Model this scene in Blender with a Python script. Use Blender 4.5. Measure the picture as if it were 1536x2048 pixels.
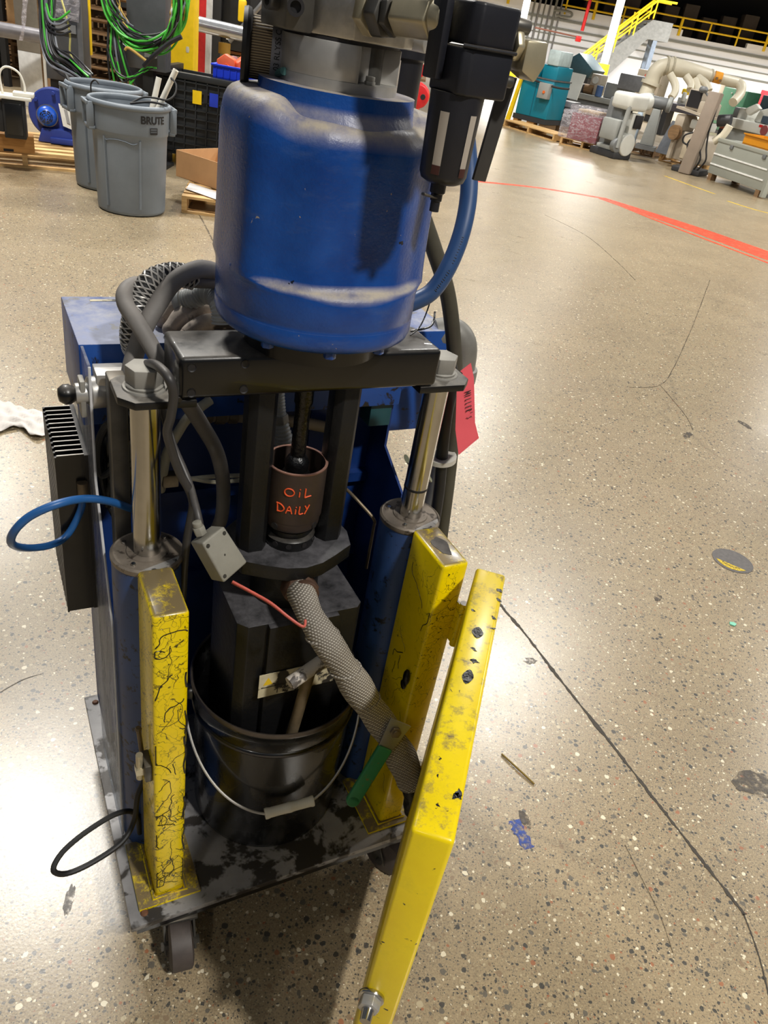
import bpy, bmesh, math, random
from mathutils import Vector, Matrix
for o in list(bpy.data.objects): bpy.data.objects.remove(o, do_unlink=True)
S = bpy.context.scene
COL = S.collection
PI = math.pi
RND = random.Random(7)

# ------------------------------------------------------------ camera
cam_d = bpy.data.cameras.new('camera'); cam = bpy.data.objects.new('camera', cam_d); COL.objects.link(cam)
cam_d.sensor_fit = 'VERTICAL'; cam_d.sensor_height = 24.0; cam_d.lens = 24.0*1530/2048
cam_d.clip_start = 0.02; cam_d.clip_end = 300
cam.matrix_world = Matrix([[0.982958, -0.183832, -0.0, 0.0], [0.099332, 0.53113, -0.841447, 0.0], [0.154685, 0.827107, 0.540339, 1.65], [0.0, 0.0, 0.0, 1.0]])
S.camera = cam

# ------------------------------------------------------------ world and lights
S.view_settings.view_transform = 'Standard'; S.view_settings.look = 'None'
S.view_settings.gamma = 1.0; S.view_settings.use_curve_mapping = False
S.view_settings.exposure = 0.0
W = bpy.data.worlds.new('world'); S.world = W; W.use_nodes = True
W.node_tree.nodes['Background'].inputs[0].default_value = (0.80, 0.88, 1.0, 1)
W.node_tree.nodes['Background'].inputs[1].default_value = 0.10
LM = 0.235
def bay_or_fill(x, y, z, power, sx=0.9, sy=0.5, rz=0.0, col=(1.0, 0.965, 0.90), spread=150):
    d = bpy.data.lights.new('bay_or_fill_light', 'AREA'); d.shape = 'RECTANGLE'; d.size = sx; d.size_y = sy
    d.energy = power*LM; d.color = col; d.spread = math.radians(spread)
    o = bpy.data.objects.new('bay_or_fill_light', d); COL.objects.link(o); o.location = (x, y, z); o.rotation_euler = (0, 0, rz)
    return o
YAW = math.radians(31.43)
bay_or_fill(3.0, -1.8, 6.3, 1700, .45, .35, YAW)         # behind the camera, to the right: key on the air motor
bay_or_fill(-1.7, -4.6, 6.3, 220, .6, .5, YAW)          # behind the camera, to the left
bay_or_fill(2.05, 8.2, 6.2, 1300, 1.0, .6, YAW)          # beyond the cart, mirrored in the floor
bay_or_fill(-2.95, 4.7, 6.2, 1500, 1.0, .6, YAW)
bay_or_fill(-6.6, 10.2, 6.2, 1500, 1.0, .6, YAW)
bay_or_fill(8.8, 9.5, 6.2, 3400, 1.0, .6, YAW)  # added fill lamp, unseen: brightens the fronts of the machines on the right
bay_or_fill(10.5, 13.0, 6.2, 1700, 1.0, .6, YAW)
bay_or_fill(-3.0, 12.4, 6.2, 1900, 1.0, .6, YAW)
bay_or_fill(1.5, 15.8, 6.2, 1500, 1.0, .6, YAW)  # added fill lamp, unseen: front light for the duct and far machines
bay_or_fill(4.4, 27.0, 6.2, 1500, 1.0, .6, YAW)
bay_or_fill(10.5, 20.5, 6.2, 1900, 1.0, .6, YAW)
bay_or_fill(5.0, 34.0, 7.0, 7000, 1.2, .8, 0)
bay_or_fill(12.0, 40.0, 7.0, 15000, 1.2, .8, 0)
bay_or_fill(1.5, 42.0, 7.0, 15000, 1.2, .8, 0)
bay_or_fill(20.0, 42.0, 7.0, 15000, 1.2, .8, 0)

# ------------------------------------------------------------ helpers
def lin(c):
    r = []
    for v in c[:3]:
        v = v/255.0
        r.append(v/12.92 if v <= .04045 else ((v+.055)/1.055)**2.4)
    return (r[0], r[1], r[2], 1.0)
MATS = {}
class NT:
    def __init__(s, m): s.t = m.node_tree; s.n = s.t.nodes; s.l = s.t.links
    def add(s, kind, **kw):
        n = s.n.new(kind)
        for k, v in kw.items():
            if k == 'i':
                for a, b in v.items():
                    if hasattr(b, 'is_linked') or isinstance(b, bpy.types.NodeSocket): s.l.new(b, n.inputs[a])
                    else: n.inputs[a].default_value = b
            else: setattr(n, k, v)
        return n
    def coord(s, kind='Object'): return s.add('ShaderNodeTexCoord').outputs[kind]
    def noise(s, vec, scale, detail=3, rough=.5, dist=0):
        return s.add('ShaderNodeTexNoise', i={'Vector': vec, 'Scale': scale, 'Detail': detail, 'Roughness': rough, 'Distortion': dist}).outputs[0]
    def voro(s, vec, scale, feature='F1', rnd=1.0):
        return s.add('ShaderNodeTexVoronoi', feature=feature, i={'Vector': vec, 'Scale': scale, 'Randomness': rnd})
    def ramp(s, fac, a, b, ca=(0,0,0,1), cb=(1,1,1,1), interp='LINEAR'):
        r = s.add('ShaderNodeValToRGB', i={0: fac}); e = r.color_ramp.elements
        r.color_ramp.interpolation = interp
        e[0].position = a; e[1].position = b; e[0].color = ca; e[1].color = cb
        return r.outputs[0]
    def mix(s, fac, a, b, mode='MIX'):
        n = s.add('ShaderNodeMix', data_type='RGBA', blend_type=mode)
        for sock, v in ((n.inputs[0], fac), (n.inputs[6], a), (n.inputs[7], b)):
            if isinstance(v, bpy.types.NodeSocket): s.l.new(v, sock)
            else: sock.default_value = v
        return n.outputs[2]
    def math(s, op, a, b=0.5, clamp=False):
        n = s.add('ShaderNodeMath', operation=op, use_clamp=clamp)
        for sock, v in ((n.inputs[0], a), (n.inputs[1], b)):
            if isinstance(v, bpy.types.NodeSocket): s.l.new(v, sock)
            else: sock.default_value = v
        return n.outputs[0]
    def mapping(s, vec, scale=(1,1,1), rot=(0,0,0), loc=(0,0,0)):
        return s.add('ShaderNodeMapping', i={'Vector': vec, 'Scale': scale, 'Rotation': rot, 'Location': loc}).outputs[0]
    def bump(s, h, strength=.3, dist=.01):
        return s.add('ShaderNodeBump', i={'Height': h, 'Strength': strength, 'Distance': dist}).outputs[0]
    def upfacing(s, a=.3, b=.95):
        g = s.add('ShaderNodeNewGeometry'); x = s.add('ShaderNodeSeparateXYZ', i={0: g.outputs['Normal']})
        return s.ramp(x.outputs[2], a, b)
def new_mat(name):
    m = bpy.data.materials.new(name); m.use_nodes = True
    return m, NT(m), m.node_tree.nodes['Principled BSDF']
def mat(name, col, rough=.5, metal=0.0, var=.18, vscale=9.0, bump=0.0, bscale=60.0, dust=0.0, dustcol=(150,138,118), spec=.5, spots=0.0, spotcol=(30,28,26), sscale=30.0, coat=0.0):
    """painted / moulded / metal surface with tone variation, fine relief, dirt flecks and settled dust"""
    if name in MATS: return MATS[name]
    m, t, b = new_mat(name); c = lin(col); v = t.coord()
    n = t.noise(v, vscale, 5, .6)
    d = tuple(x*(1-var) for x in c[:3])+(1,); l = tuple(min(1, x*(1+var*.7)) for x in c[:3])+(1,)
    col_out = t.mix(t.ramp(n, .3, .7), d, l)
    if spots:
        f = t.ramp(t.noise(v, sscale, 4, .65, .3), .60-.18*spots, .64-.18*spots+.02)
        col_out = t.mix(f, col_out, lin(spotcol))
    if dust:
        f = t.math('MULTIPLY', t.upfacing(.35, .95), t.ramp(t.noise(v, 22, 5, .7), .25, .7))
        f = t.math('MULTIPLY', f, dust)
        col_out = t.mix(f, col_out, lin(dustcol))
        r = t.math('ADD', t.math('MULTIPLY', f, .35), rough, True); t.l.new(r, b.inputs['Roughness'])
    else:
        r = t.math('ADD', t.math('MULTIPLY', n, .16), rough-.08, True); t.l.new(r, b.inputs['Roughness'])
    t.l.new(col_out, b.inputs['Base Color'])
    b.inputs['Metallic'].default_value = metal
    b.inputs['Specular IOR Level'].default_value = spec
    if coat: b.inputs['Coat Weight'].default_value = coat
    if bump:
        t.l.new(t.bump(t.noise(v, bscale, 4, .6), bump, .004), b.inputs['Normal'])
    MATS[name] = m
    return m

# geometry: every primitive returns (verts, faces)
def box(x0, x1, y0, y1, z0, z1):
    V = [(x, y, z) for z in (z0, z1) for y in (y0, y1) for x in (x0, x1)]
    return V, [(0,2,3,1), (4,5,7,6), (0,1,5,4), (2,6,7,3), (0,4,6,2), (1,3,7,5)]
def cbox(c, s): return box(c[0]-s[0]/2, c[0]+s[0]/2, c[1]-s[1]/2, c[1]+s[1]/2, c[2]-s[2]/2, c[2]+s[2]/2)
def frame_of(d):
    d = Vector(d).normalized(); a = Vector((0,0,1)) if abs(d.z) < .9 else Vector((1,0,0))
    x = a.cross(d).normalized(); return x, d.cross(x)
def cyl(p0, p1, r0, r1=None, n=20, caps=True, ph=0.0):
    r1 = r0 if r1 is None else r1
    p0 = Vector(p0); p1 = Vector(p1); x, y = frame_of(p1-p0); V = []; F = []
    for p, r in ((p0, r0), (p1, r1)):
        for i in range(n):
            a = 2*PI*i/n+ph; V.append(tuple(p+x*(r*math.cos(a))+y*(r*math.sin(a))))
    for i in range(n): F.append((i, (i+1) % n, n+(i+1) % n, n+i))
    if caps: F.append(tuple(range(n-1, -1, -1))); F.append(tuple(range(n, 2*n)))
    return V, F
def lathe(prof, n=32, c=(0,0,0), axis=(0,0,1), close=False):
    """prof: list of (radius, height along axis)"""
    c = Vector(c); d = Vector(axis).normalized(); x, y = frame_of(d); V = []; F = []
    for r, h in prof:
        for i in range(n):
            a = 2*PI*i/n; V.append(tuple(c+d*h+x*(r*math.cos(a))+y*(r*math.sin(a))))
    m = len(prof)
    for k in range(m-1 if not close else m):
        k2 = (k+1) % m
        for i in range(n):
            j = (i+1) % n; F.append((k*n+i, k*n+j, k2*n+j, k2*n+i))
    if not close:
        if prof[0][0] > 1e-6: F.append(tuple(range(n-1, -1, -1)))
        if prof[-1][0] > 1e-6: F.append(tuple((m-1)*n+i for i in range(n)))
    return V, F
def smooth_pts(P, sub=6):
    P = [Vector(p) for p in P]; out = []
    for i in range(len(P)-1):
        p0 = P[max(i-1, 0)]; p1 = P[i]; p2 = P[i+1]; p3 = P[min(i+2, len(P)-1)]
        for k in range(sub):
            t = k/sub
            out.append(.5*((2*p1)+(p2-p0)*t+(2*p0-5*p1+4*p2-p3)*t*t+(3*p1-p0-3*p2+p3)*t*t*t))
    out.append(P[-1]); return out
def tube(P, r, n=10, sub=6, rf=None, flat=1.0):
    """swept pipe through points; rf(s, t) scales the radius along the length"""
    Q = smooth_pts(P, sub) if sub > 1 else [Vector(p) for p in P]
    V = []; F = []; L = 0.0; m = len(Q)
    tot = sum((Q[i+1]-Q[i]).length for i in range(m-1))
    d = (Q[1]-Q[0]).normalized(); x, y = frame_of(d)
    for i in range(m):
        if i: L += (Q[i]-Q[i-1]).length
        dn = (Q[min(i+1, m-1)]-Q[max(i-1, 0)])
        if dn.length > 1e-9:
            dn.normalize(); x = (x-dn*x.dot(dn))
            if x.length < 1e-6: x, _ = frame_of(dn)
            x.normalize(); y = dn.cross(x)
        rr = r*(rf(L, L/max(tot, 1e-9)) if rf else 1.0)
        for k in range(n):
            a = 2*PI*k/n; V.append(tuple(Q[i]+x*(rr*math.cos(a))+y*(rr*flat*math.sin(a))))
    for i in range(m-1):
        for k in range(n):
            j = (k+1) % n; F.append((i*n+k, i*n+j, (i+1)*n+j, (i+1)*n+k))
    F.append(tuple(range(n-1, -1, -1))); F.append(tuple((m-1)*n+k for k in range(n)))
    return V, F
def prism(poly, a0, a1, axis='z'):
    """extrude a 2-D outline; axis z: (x,y); axis y: (x,z); axis x: (y,z)"""
    n = len(poly); V = []
    for a in (a0, a1):
        for p, q in poly: V.append({'z': (p, q, a), 'y': (p, a, q), 'x': (a, p, q)}[axis])
    F = [tuple(range(n-1, -1, -1)), tuple(range(n, 2*n))]+[(i, (i+1) % n, n+(i+1) % n, n+i) for i in range(n)]
    return V, F
def slab(quad, th):
    """quad of 3-D points thickened along its normal"""
    q = [Vector(p) for p in quad]; nrm = (q[1]-q[0]).cross(q[-1]-q[0]).normalized()*th; n = len(q)
    V = [tuple(p) for p in q]+[tuple(p+nrm) for p in q]
    return V, [tuple(range(n-1, -1, -1)), tuple(range(n, 2*n))]+[(i, (i+1) % n, n+(i+1) % n, n+i) for i in range(n)]
def ball(c, r, n=16, sc=(1,1,1)):
    k = n//2; prof = [(r*math.sin(PI*i/k), -r*math.cos(PI*i/k)) for i in range(1, k)]
    V, F = lathe(prof, n); return [(c[0]+x*sc[0], c[1]+y*sc[1], c[2]+z*sc[2]) for x, y, z in V], F
def xf(g, loc=(0,0,0), rot=(0,0,0), sc=1.0):
    from mathutils import Euler
    M = Matrix.Translation(loc) @ Euler(rot).to_matrix().to_4x4() @ Matrix.Scale(sc, 4)
    return [tuple(M @ Vector(v)) for v in g[0]], g[1]
def hexa(p0, p1, r, ph=0.0): return cyl(p0, p1, r, r, 6, True, ph)
def join(gs):
    V = []; F = []
    for v, f in gs:
        b = len(V); V += list(v); F += [tuple(i+b for i in q) for q in f]
    return V, F
def mesh_of(name, gs, bevel=0.0, seg=2, ang=35):
    if isinstance(gs, tuple): gs = [gs]
    V, F = join(gs); me = bpy.data.meshes.new(name)
    bm = bmesh.new(); vs = [bm.verts.new(v) for v in V]
    for f in F:
        try: bm.faces.new([vs[i] for i in f])
        except ValueError: pass
    bmesh.ops.recalc_face_normals(bm, faces=bm.faces)
    if bevel:
        ed = [e for e in bm.edges if len(e.link_faces) == 2 and e.calc_face_angle(0) > .5]
        bmesh.ops.bevel(bm, geom=ed, offset=bevel, segments=seg, affect='EDGES', profile=.5, clamp_overlap=True)
    bm.to_mesh(me); bm.free()
    for p in me.polygons: p.use_smooth = True
    me.set_sharp_from_angle(angle=math.radians(ang))
    return me
def obj(name, gs, m, parent=None, bevel=0.0, seg=2, ang=35, label=None, loc=None, rz=0.0, mesh=None):
    me = mesh or mesh_of(name, gs, bevel, seg, ang)
    if not mesh: me.materials.append(m)
    o = bpy.data.objects.new(name, me); COL.objects.link(o)
    if parent: o.parent = parent
    if loc: o.location = loc
    o.rotation_euler.z = rz
    if label: o['label'] = label
    return o
def tag(o, label, cat, group=None, kind=None):
    o['label'] = label; o['category'] = cat
    if group: o['group'] = group
    if kind: o['kind'] = kind
    return o
def struct(o, label=None):
    o['kind'] = 'structure'
    if label: o['label'] = label
    return o
def thing(name, label, cat, loc=(0,0,0), rz=0.0, group=None):
    o = bpy.data.objects.new(name, None); COL.objects.link(o); o.empty_display_size = .05
    o.location = loc; o.rotation_euler = (0,0,rz)
    return tag(o, label, cat, group)
def text_geo(s, size, depth=.0, align='CENTER', bold=0.0):
    """letter shapes of a word, in the x-y plane, centred"""
    cu = bpy.data.curves.new('lettering', 'FONT'); cu.body = s; cu.size = size; cu.align_x = align; cu.align_y = 'CENTER'; cu.extrude = depth; cu.offset = bold
    o = bpy.data.objects.new('lettering', cu); COL.objects.link(o); bpy.context.view_layer.update()
    me = bpy.data.meshes.new_from_object(o.evaluated_get(bpy.context.evaluated_depsgraph_get()))
    V = [tuple(v.co) for v in me.vertices]; F = [tuple(p.vertices) for p in me.polygons]
    bpy.data.objects.remove(o, do_unlink=True); bpy.data.curves.remove(cu); bpy.data.meshes.remove(me)
    return V, F

# ------------------------------------------------------------ materials
def floor_material():
    m, t, b = new_mat('polished_aggregate_concrete'); v = t.coord()
    w = t.add('ShaderNodeVectorMath', operation='ADD', i={0: v})
    wn = t.add('ShaderNodeTexNoise', i={'Vector': v, 'Scale': 120.0, 'Detail': 2.0})
    ws = t.add('ShaderNodeVectorMath', operation='SCALE', i={0: wn.outputs[1], 'Scale': .006}); t.l.new(ws.outputs[0], w.inputs[1])
    vec = w.outputs[0]
    base = t.mix(t.ramp(t.noise(v, 1.1, 6, .65), .3, .72), lin((118,103,81)), lin((150,133,105)))
    base = t.mix(t.ramp(t.noise(v, 260, 3, .6), .35, .7), base, lin((166,149,118)), 'MIX')
    base = t.mix(t.ramp(t.noise(v, 190, 2, .5), .58, .72), base, lin((96,88,76)))
    def chips(base, scale, rmin, rmax, keep):
        vo = t.voro(vec, scale); c = t.add('ShaderNodeSeparateColor', i={0: vo.outputs['Color']})
        r = t.math('ADD', t.math('MULTIPLY', t.math('POWER', c.outputs[0], 2.0), rmax-rmin), rmin)
        mask = t.math('LESS_THAN', vo.outputs['Distance'], r)
        mask = t.math('MULTIPLY', mask, t.math('LESS_THAN', c.outputs[2], keep))
        rp = t.add('ShaderNodeValToRGB', i={0: c.outputs[1]}); rp.color_ramp.interpolation = 'CONSTANT'; e = rp.color_ramp.elements
        e[0].position = 0; e[0].color = lin((52,54,54)); e[1].position = .34; e[1].color = lin((92,88,80))
        for p, k in ((.55, (128,108,84)), (.70, (178,164,134)), (.84, (222,212,186)), (.94, (150,96,66))):
            x = e.new(p); x.color = lin(k)
        return t.mix(t.math('MULTIPLY', mask, .88), base, rp.outputs[0])
    base = chips(base, 230.0, .10, .44, .80)
    base = chips(base, 125.0, .08, .46, .85)
    base = chips(base, 66.0, .08, .46, .55)
    stain = t.ramp(t.noise(t.mapping(v, (1,1,1), loc=(3,1,0)), .55, 7, .7, .6), .52, .78)
    base = t.mix(t.math('MULTIPLY', stain, .32), base, lin((84,74,62)))
    spl = t.ramp(t.noise(v, 3.4, 4, .6, .2), .70, .76)
    base = t.mix(t.math('MULTIPLY', spl, .45), base, lin((70,64,58)))
    dv = t.add('ShaderNodeVectorMath', operation='ADD', i={0: v})
    dn = t.add('ShaderNodeTexNoise', i={'Vector': v, 'Scale': 2.2, 'Detail': 6.0}); ds = t.add('ShaderNodeVectorMath', operation='SCALE', i={0: dn.outputs[1], 'Scale': .5}); t.l.new(ds.outputs[0], dv.inputs[1])
    ck = t.voro(dv.outputs[0], .42, 'DISTANCE_TO_EDGE').outputs[0]
    ckm = t.math('MULTIPLY', t.ramp(ck, 0.0, .006, (1,1,1,1), (0,0,0,1)), t.ramp(t.noise(v, .8, 3), .45, .6))
    base = t.mix(t.math('MULTIPLY', ckm, .28), base, lin((60,54,46)))
    t.l.new(base, b.inputs['Base Color'])
    r = t.math('ADD', t.math('MULTIPLY', t.ramp(t.noise(v, 2.0, 6, .7), .25, .8),  .14), .20)
    r = t.math('ADD', r, t.math('MULTIPLY', t.noise(v, 150, 2), .10)); t.l.new(r, b.inputs['Roughness'])
    b.inputs['Specular IOR Level'].default_value = .5
    b.inputs['Coat Weight'].default_value = .5; b.inputs['Coat Roughness'].default_value = .30
    h = t.math('ADD', t.noise(v, 170, 3), t.math('MULTIPLY', t.noise(v, 5, 3), 1.2))
    t.l.new(t.bump(h, .10, .002), b.inputs['Normal'])
    return m
FLOOR = floor_material()

def yellow_paint(name, strings=.6, chips=.35, grime=.0, seed=0.0):
    """yellow enamel with black sealant strings, chipped spots and dusty top"""
    m, t, b = new_mat(name); v = t.mapping(t.coord(), loc=(seed, seed*.7, seed*.3))
    n = t.noise(v, 7, 5, .6)
    c = t.mix(t.ramp(n, .3, .75), lin((232,200,0)), lin((252,226,4)))
    c = t.mix(t.math('MULTIPLY', t.ramp(t.noise(v, 14, 6, .75), .5, .8), .35), c, lin((150,128,30)))
    if strings:
        dv = t.add('ShaderNodeVectorMath', operation='ADD', i={0: v})
        dn = t.add('ShaderNodeTexNoise', i={'Vector': v, 'Scale': 16.0, 'Detail': 4.0}); ds = t.add('ShaderNodeVectorMath', operation='SCALE', i={0: dn.outputs[1], 'Scale': .11}); t.l.new(ds.outputs[0], dv.inputs[1])
        e1 = t.voro(dv.outputs[0], 24, 'DISTANCE_TO_EDGE').outputs[0]
        e2 = t.voro(t.mapping(dv.outputs[0], (1.7,1.7,.75)), 34, 'DISTANCE_TO_EDGE').outputs[0]
        gate = t.ramp(t.noise(v, 9, 4, .6), .655-.34*strings, .74-.30*strings)
        l1 = t.math('MULTIPLY', t.ramp(e1, .009, .024, (1,1,1,1), (0,0,0,1)), gate)
        l2 = t.math('MULTIPLY', t.ramp(e2, .006, .016, (1,1,1,1), (0,0,0,1)), t.ramp(t.noise(v, 13, 4), .60-.28*strings, .66-.24*strings))
        blob = t.ramp(t.noise(v, 38, 5, .7, .8), .80-.20*strings, .83-.20*strings)
        ln = t.math('MAXIMUM', t.math('MAXIMUM', l1, l2), blob)
        c = t.mix(t.math('MULTIPLY', ln, .95), c, lin((24,23,20)))
    if chips:
        ch = t.ramp(t.noise(v, 46, 3, .6, .4), .74-.10*chips, .755-.10*chips)
        c = t.mix(ch, c, lin((38,34,28)))
    if grime:
        f = t.math('MULTIPLY', t.upfacing(.6, .95), t.ramp(t.noise(v, 30, 5, .75), .62-.4*grime, .80-.4*grime))
        c = t.mix(f, c, lin((122,106,74)))
    t.l.new(c, b.inputs['Base Color'])
    b.inputs['Roughness'].default_value = .32; b.inputs['Coat Weight'].default_value = .15; b.inputs['Coat Roughness'].default_value = .15
    t.l.new(t.bump(t.noise(v, 120, 3), .06, .002), b.inputs['Normal'])
    return m
Y_POST = yellow_paint('yellow_enamel_stringy', .80, .3, .75, 0.0)
Y_POST2 = yellow_paint('yellow_enamel_smeared', .34, .3, .85, 4.3)
Y_DOOR = yellow_paint('yellow_enamel_chipped', 0.0, .62, .25, 2.1)
Y_RAIL = mat('yellow_safety_paint', (244,204,20), .45, 0, .1)

def motor_blue():
    m, t, b = new_mat('cast_blue_enamel'); v = t.coord()
    c = t.mix(t.ramp(t.noise(v, 12, 5, .6), .3, .75), lin((12,54,122)), lin((24,78,156)))
    f = t.math('MULTIPLY', t.upfacing(.18, .72), t.ramp(t.noise(v, 24, 5, .7), .12, .6)); f = t.math('MULTIPLY', f, .92)
    c = t.mix(f, c, lin((180,168,146)))
    sm = t.ramp(t.noise(t.mapping(v, (1,1,3)), 9, 5, .7), .56, .78)
    c = t.mix(t.math('MULTIPLY', sm, .35), c, lin((84,100,130)))
    ch = t.ramp(t.noise(v, 62, 3, .6, .6), .735, .75); c = t.mix(ch, c, lin((150,140,128)))
    c = t.mix(t.ramp(t.noise(t.mapping(v, loc=(5,2,1)), 40, 3, .6, .6), .745, .755), c, lin((16,22,34)))
    t.l.new(c, b.inputs['Base Color'])
    r = t.math('ADD', t.math('MULTIPLY', f, .4), .27, True); t.l.new(r, b.inputs['Roughness'])
    t.l.new(t.bump(t.noise(v, 210, 3, .6), .30, .0018), b.inputs['Normal'])
    return m
M_BLUE = motor_blue()
M_CYL = mat('blue_cylinder_paint', (44,72,122), .42, 0, .22, 7, .05, 90, spots=.12, spotcol=(20,24,34), sscale=48)
M_CAB = mat('blue_cabinet_paint', (26,74,150), .40, 0, .15, 5, .03, 80, dust=.9, dustcol=(176,176,182), spots=.06)
M_CABSHADE = mat('shaded_cabinet_blue', (18,50,110), .45, 0, .2, 4)  # cabinet blue darkened: the interior's shade is put into the colour
M_BLACK = mat('black_enamel', (11,11,12), .28, 0, .3, 10, .05, 60, dust=.55, dustcol=(122,116,108), coat=.2)
M_TAB = mat('dusty_black_steel', (14,14,15), .4, 0, .3, 10, .05, 60, dust=1.0, dustcol=(148,142,132))
M_TYRE = mat('dusty_caster_tyre', (74,66,62), .6, 0, .25, 30, .1, 60)
M_PUMP = mat('black_pump_casting', (15,15,16), .44, 0, .3, 14, .35, 50, dust=.55, dustcol=(112,110,114))
M_FILT = mat('black_filter_polymer', (26,27,34), .42, 0, .2, 10, .06, 160, dust=.25)
M_RUB = mat('black_rubber', (26,26,27), .55, 0, .25, 20)
M_HOSE = mat('grey_rubber_hose', (122,118,114), .6, 0, .18, 16, .06, 70, dust=.4, dustcol=(140,130,120))
M_CABLE = mat('black_cable_jacket', (58,56,56), .42, 0, .25, 18, dust=.35, dustcol=(130,122,112))
M_HOSE2 = mat('olive_grey_hose', (108,104,90), .58, 0, .2, 16, .06, 70)
M_WHT = mat('off_white_plastic', (222,218,206), .42, 0, .1)
M_CREAM = mat('cream_tubing', (206,200,176), .4, 0, .1)
M_BHOSE = mat('blue_air_hose', (34,88,148), .38, 0, .15, 12)
M_BHOSE2 = mat('slate_blue_hose', (42,74,120), .45, 0, .15, 12)
M_CHROME = mat('chrome_rod', (190,188,184), .2, 1.0, .1, 30)
M_STEEL = mat('machined_aluminium', (186,184,180), .38, .6, .16, 18, .03, 90, dust=.2)
M_STEELD = mat('dark_steel', (96,94,90), .42, .7, .3, 20, dust=.5)
M_ZINC = mat('zinc_fitting', (190,180,152), .34, .6, .15, 22, dust=.35, dustcol=(150,140,120))
M_GALV = mat('galvanised_steel', (150,150,150), .45, .9, .2, 12)
M_BOLT = mat('dusty_bolt', (150,147,140), .55, .3, .12, 30, .03, 120, dust=.6, dustcol=(182,178,168))
M_COLLAR = mat('dirty_cylinder_cap', (126,116,104), .5, .35, .35, 24, .08, 60, spots=.4, spotcol=(66,58,50), sscale=26)
M_PLATE = mat('grey_deck_plate', (152,150,150), .38, .25, .28, 10, .10, 40, spots=.62, spotcol=(58,54,50), sscale=13)
M_PLATE2 = mat('grey_side_plate', (150,148,144), .45, .2, .2, 10, spots=.12)
M_CUP = mat('brown_steel_cup', (74,62,56), .45, .4, .25, 16, .05, 50)
M_COPPER = mat('copper_edge', (140,104,90), .4, .6, .2)
M_ORANGEINK = mat('orange_paint_marker', (236,92,44), .5, 0, .08)
M_BOX = mat('grey_plastic_enclosure', (140,137,126), .55, 0, .12, 20, .12, 240, dust=.5, dustcol=(170,165,150))
M_REDW = mat('red_wire', (196,92,78), .45, 0, .1)
M_GREENV = mat('green_vinyl_grip', (36,120,76), .45, 0, .2, 14, spots=.25, spotcol=(96,100,58), sscale=34)
M_TAG = mat('coral_red_card', (242,98,110), .75, 0, .05)
M_INK = mat('black_ink', (26,24,26), .6, 0, .05)
M_GLOVE = mat('dirty_leather_glove', (190,176,162), .85, 0, .35, 22, .25, 70, spots=.4, spotcol=(74,68,64), sscale=11)
M_BUCKET = mat('black_pail_enamel', (13,13,14), .27, 0, .25, 10, coat=.3)
M_WIRE = mat('steel_wire', (190,186,180), .4, .5, .1)
M_BRASS = mat('dirty_brass', (120,106,84), .5, .5, .3, 40)
M_LABEL = mat('faded_label', (196,186,156), .6, 0, .2, 30, spots=.7, spotcol=(46,42,38), sscale=22)
M_WARN = mat('warning_yellow', (222,186,40), .5, 0, .1)
M_BOWL = mat('frosted_sight_strip', (176,166,154), .35, 0, .15, 14)
M_OILRED = mat('dark_residue', (70,40,36), .3, 0, .2)
M_GUNK = mat('black_sealant', (12,12,13), .30, 0, .2, 30, .8, 60)
M_PIPE = mat('grey_conduit', (118,116,110), .5, .2, .2, 14)

def weave_mat():
    m, t, b = new_mat('woven_fibreglass_sleeve'); v = t.coord()
    n = t.noise(v, 12, 4); 
    w1 = t.add('ShaderNodeTexWave', wave_type='BANDS', bands_direction='DIAGONAL', i={'Vector': t.mapping(v, (1,1,1)), 'Scale': 84.0, 'Distortion': 1.2, 'Detail': 1.0}).outputs[1]
    w2 = t.add('ShaderNodeTexWave', wave_type='BANDS', bands_direction='DIAGONAL', i={'Vector': t.mapping(v, (-1,1,1.05)), 'Scale': 84.0, 'Distortion': 1.2, 'Detail': 1.0}).outputs[1]
    h = t.math('MULTIPLY', w1, w2)
    c = t.mix(t.ramp(h, .05, .6), lin((112,104,94)), lin((196,190,178)))
    c = t.mix(t.math('MULTIPLY', t.ramp(n, .55, .8), .4), c, lin((104,92,76)))
    t.l.new(c, b.inputs['Base Color']); b.inputs['Roughness'].default_value = .8
    t.l.new(t.bump(h, .7, .003), b.inputs['Normal'])
    return m
M_WEAVE = weave_mat()
def acrylic_mat():
    m, t, b = new_mat('scuffed_clear_acrylic'); v = t.coord()
    st = t.ramp(t.noise(t.mapping(v, (6,14,1.2)), 3, 6, .7), .35, .8)
    tr = t.add('ShaderNodeBsdfTransparent', i={0: (.86,.88,.90,1)})
    b.inputs['Base Color'].default_value = lin((196,196,200)); b.inputs['Roughness'].default_value = .3
    f = t.math('ADD', t.math('MULTIPLY', st, .34), .16)
    mx = t.add('ShaderNodeMixShader', i={0: f, 1: tr.outputs[0], 2: b.outputs[0]})
    t.l.new(mx.outputs[0], t.n['Material Output'].inputs[0])
    return m
M_ACRYL = acrylic_mat()
def film_mat(name, lo=.12, hi=.5):
    m, t, b = new_mat(name); v = t.coord()
    st = t.ramp(t.noise(t.mapping(v, (4,4,9)), 2.5, 5, .7, 1.5), .45, .7)
    tr = t.add('ShaderNodeBsdfTransparent', i={0: (.94,.93,.95,1)})
    b.inputs['Base Color'].default_value = lin((225,222,228)); b.inputs['Roughness'].default_value = .12
    f = t.math('ADD', t.math('MULTIPLY', st, hi), lo)
    mx = t.add('ShaderNodeMixShader', i={0: f, 1: tr.outputs[0], 2: b.outputs[0]})
    t.l.new(mx.outputs[0], t.n['Material Output'].inputs[0])
    t.l.new(t.bump(t.noise(v, 9, 5, .7, 1.5), .9, .03), b.inputs['Normal'])
    return m
M_FILM = film_mat('clear_stretch_film')
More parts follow.
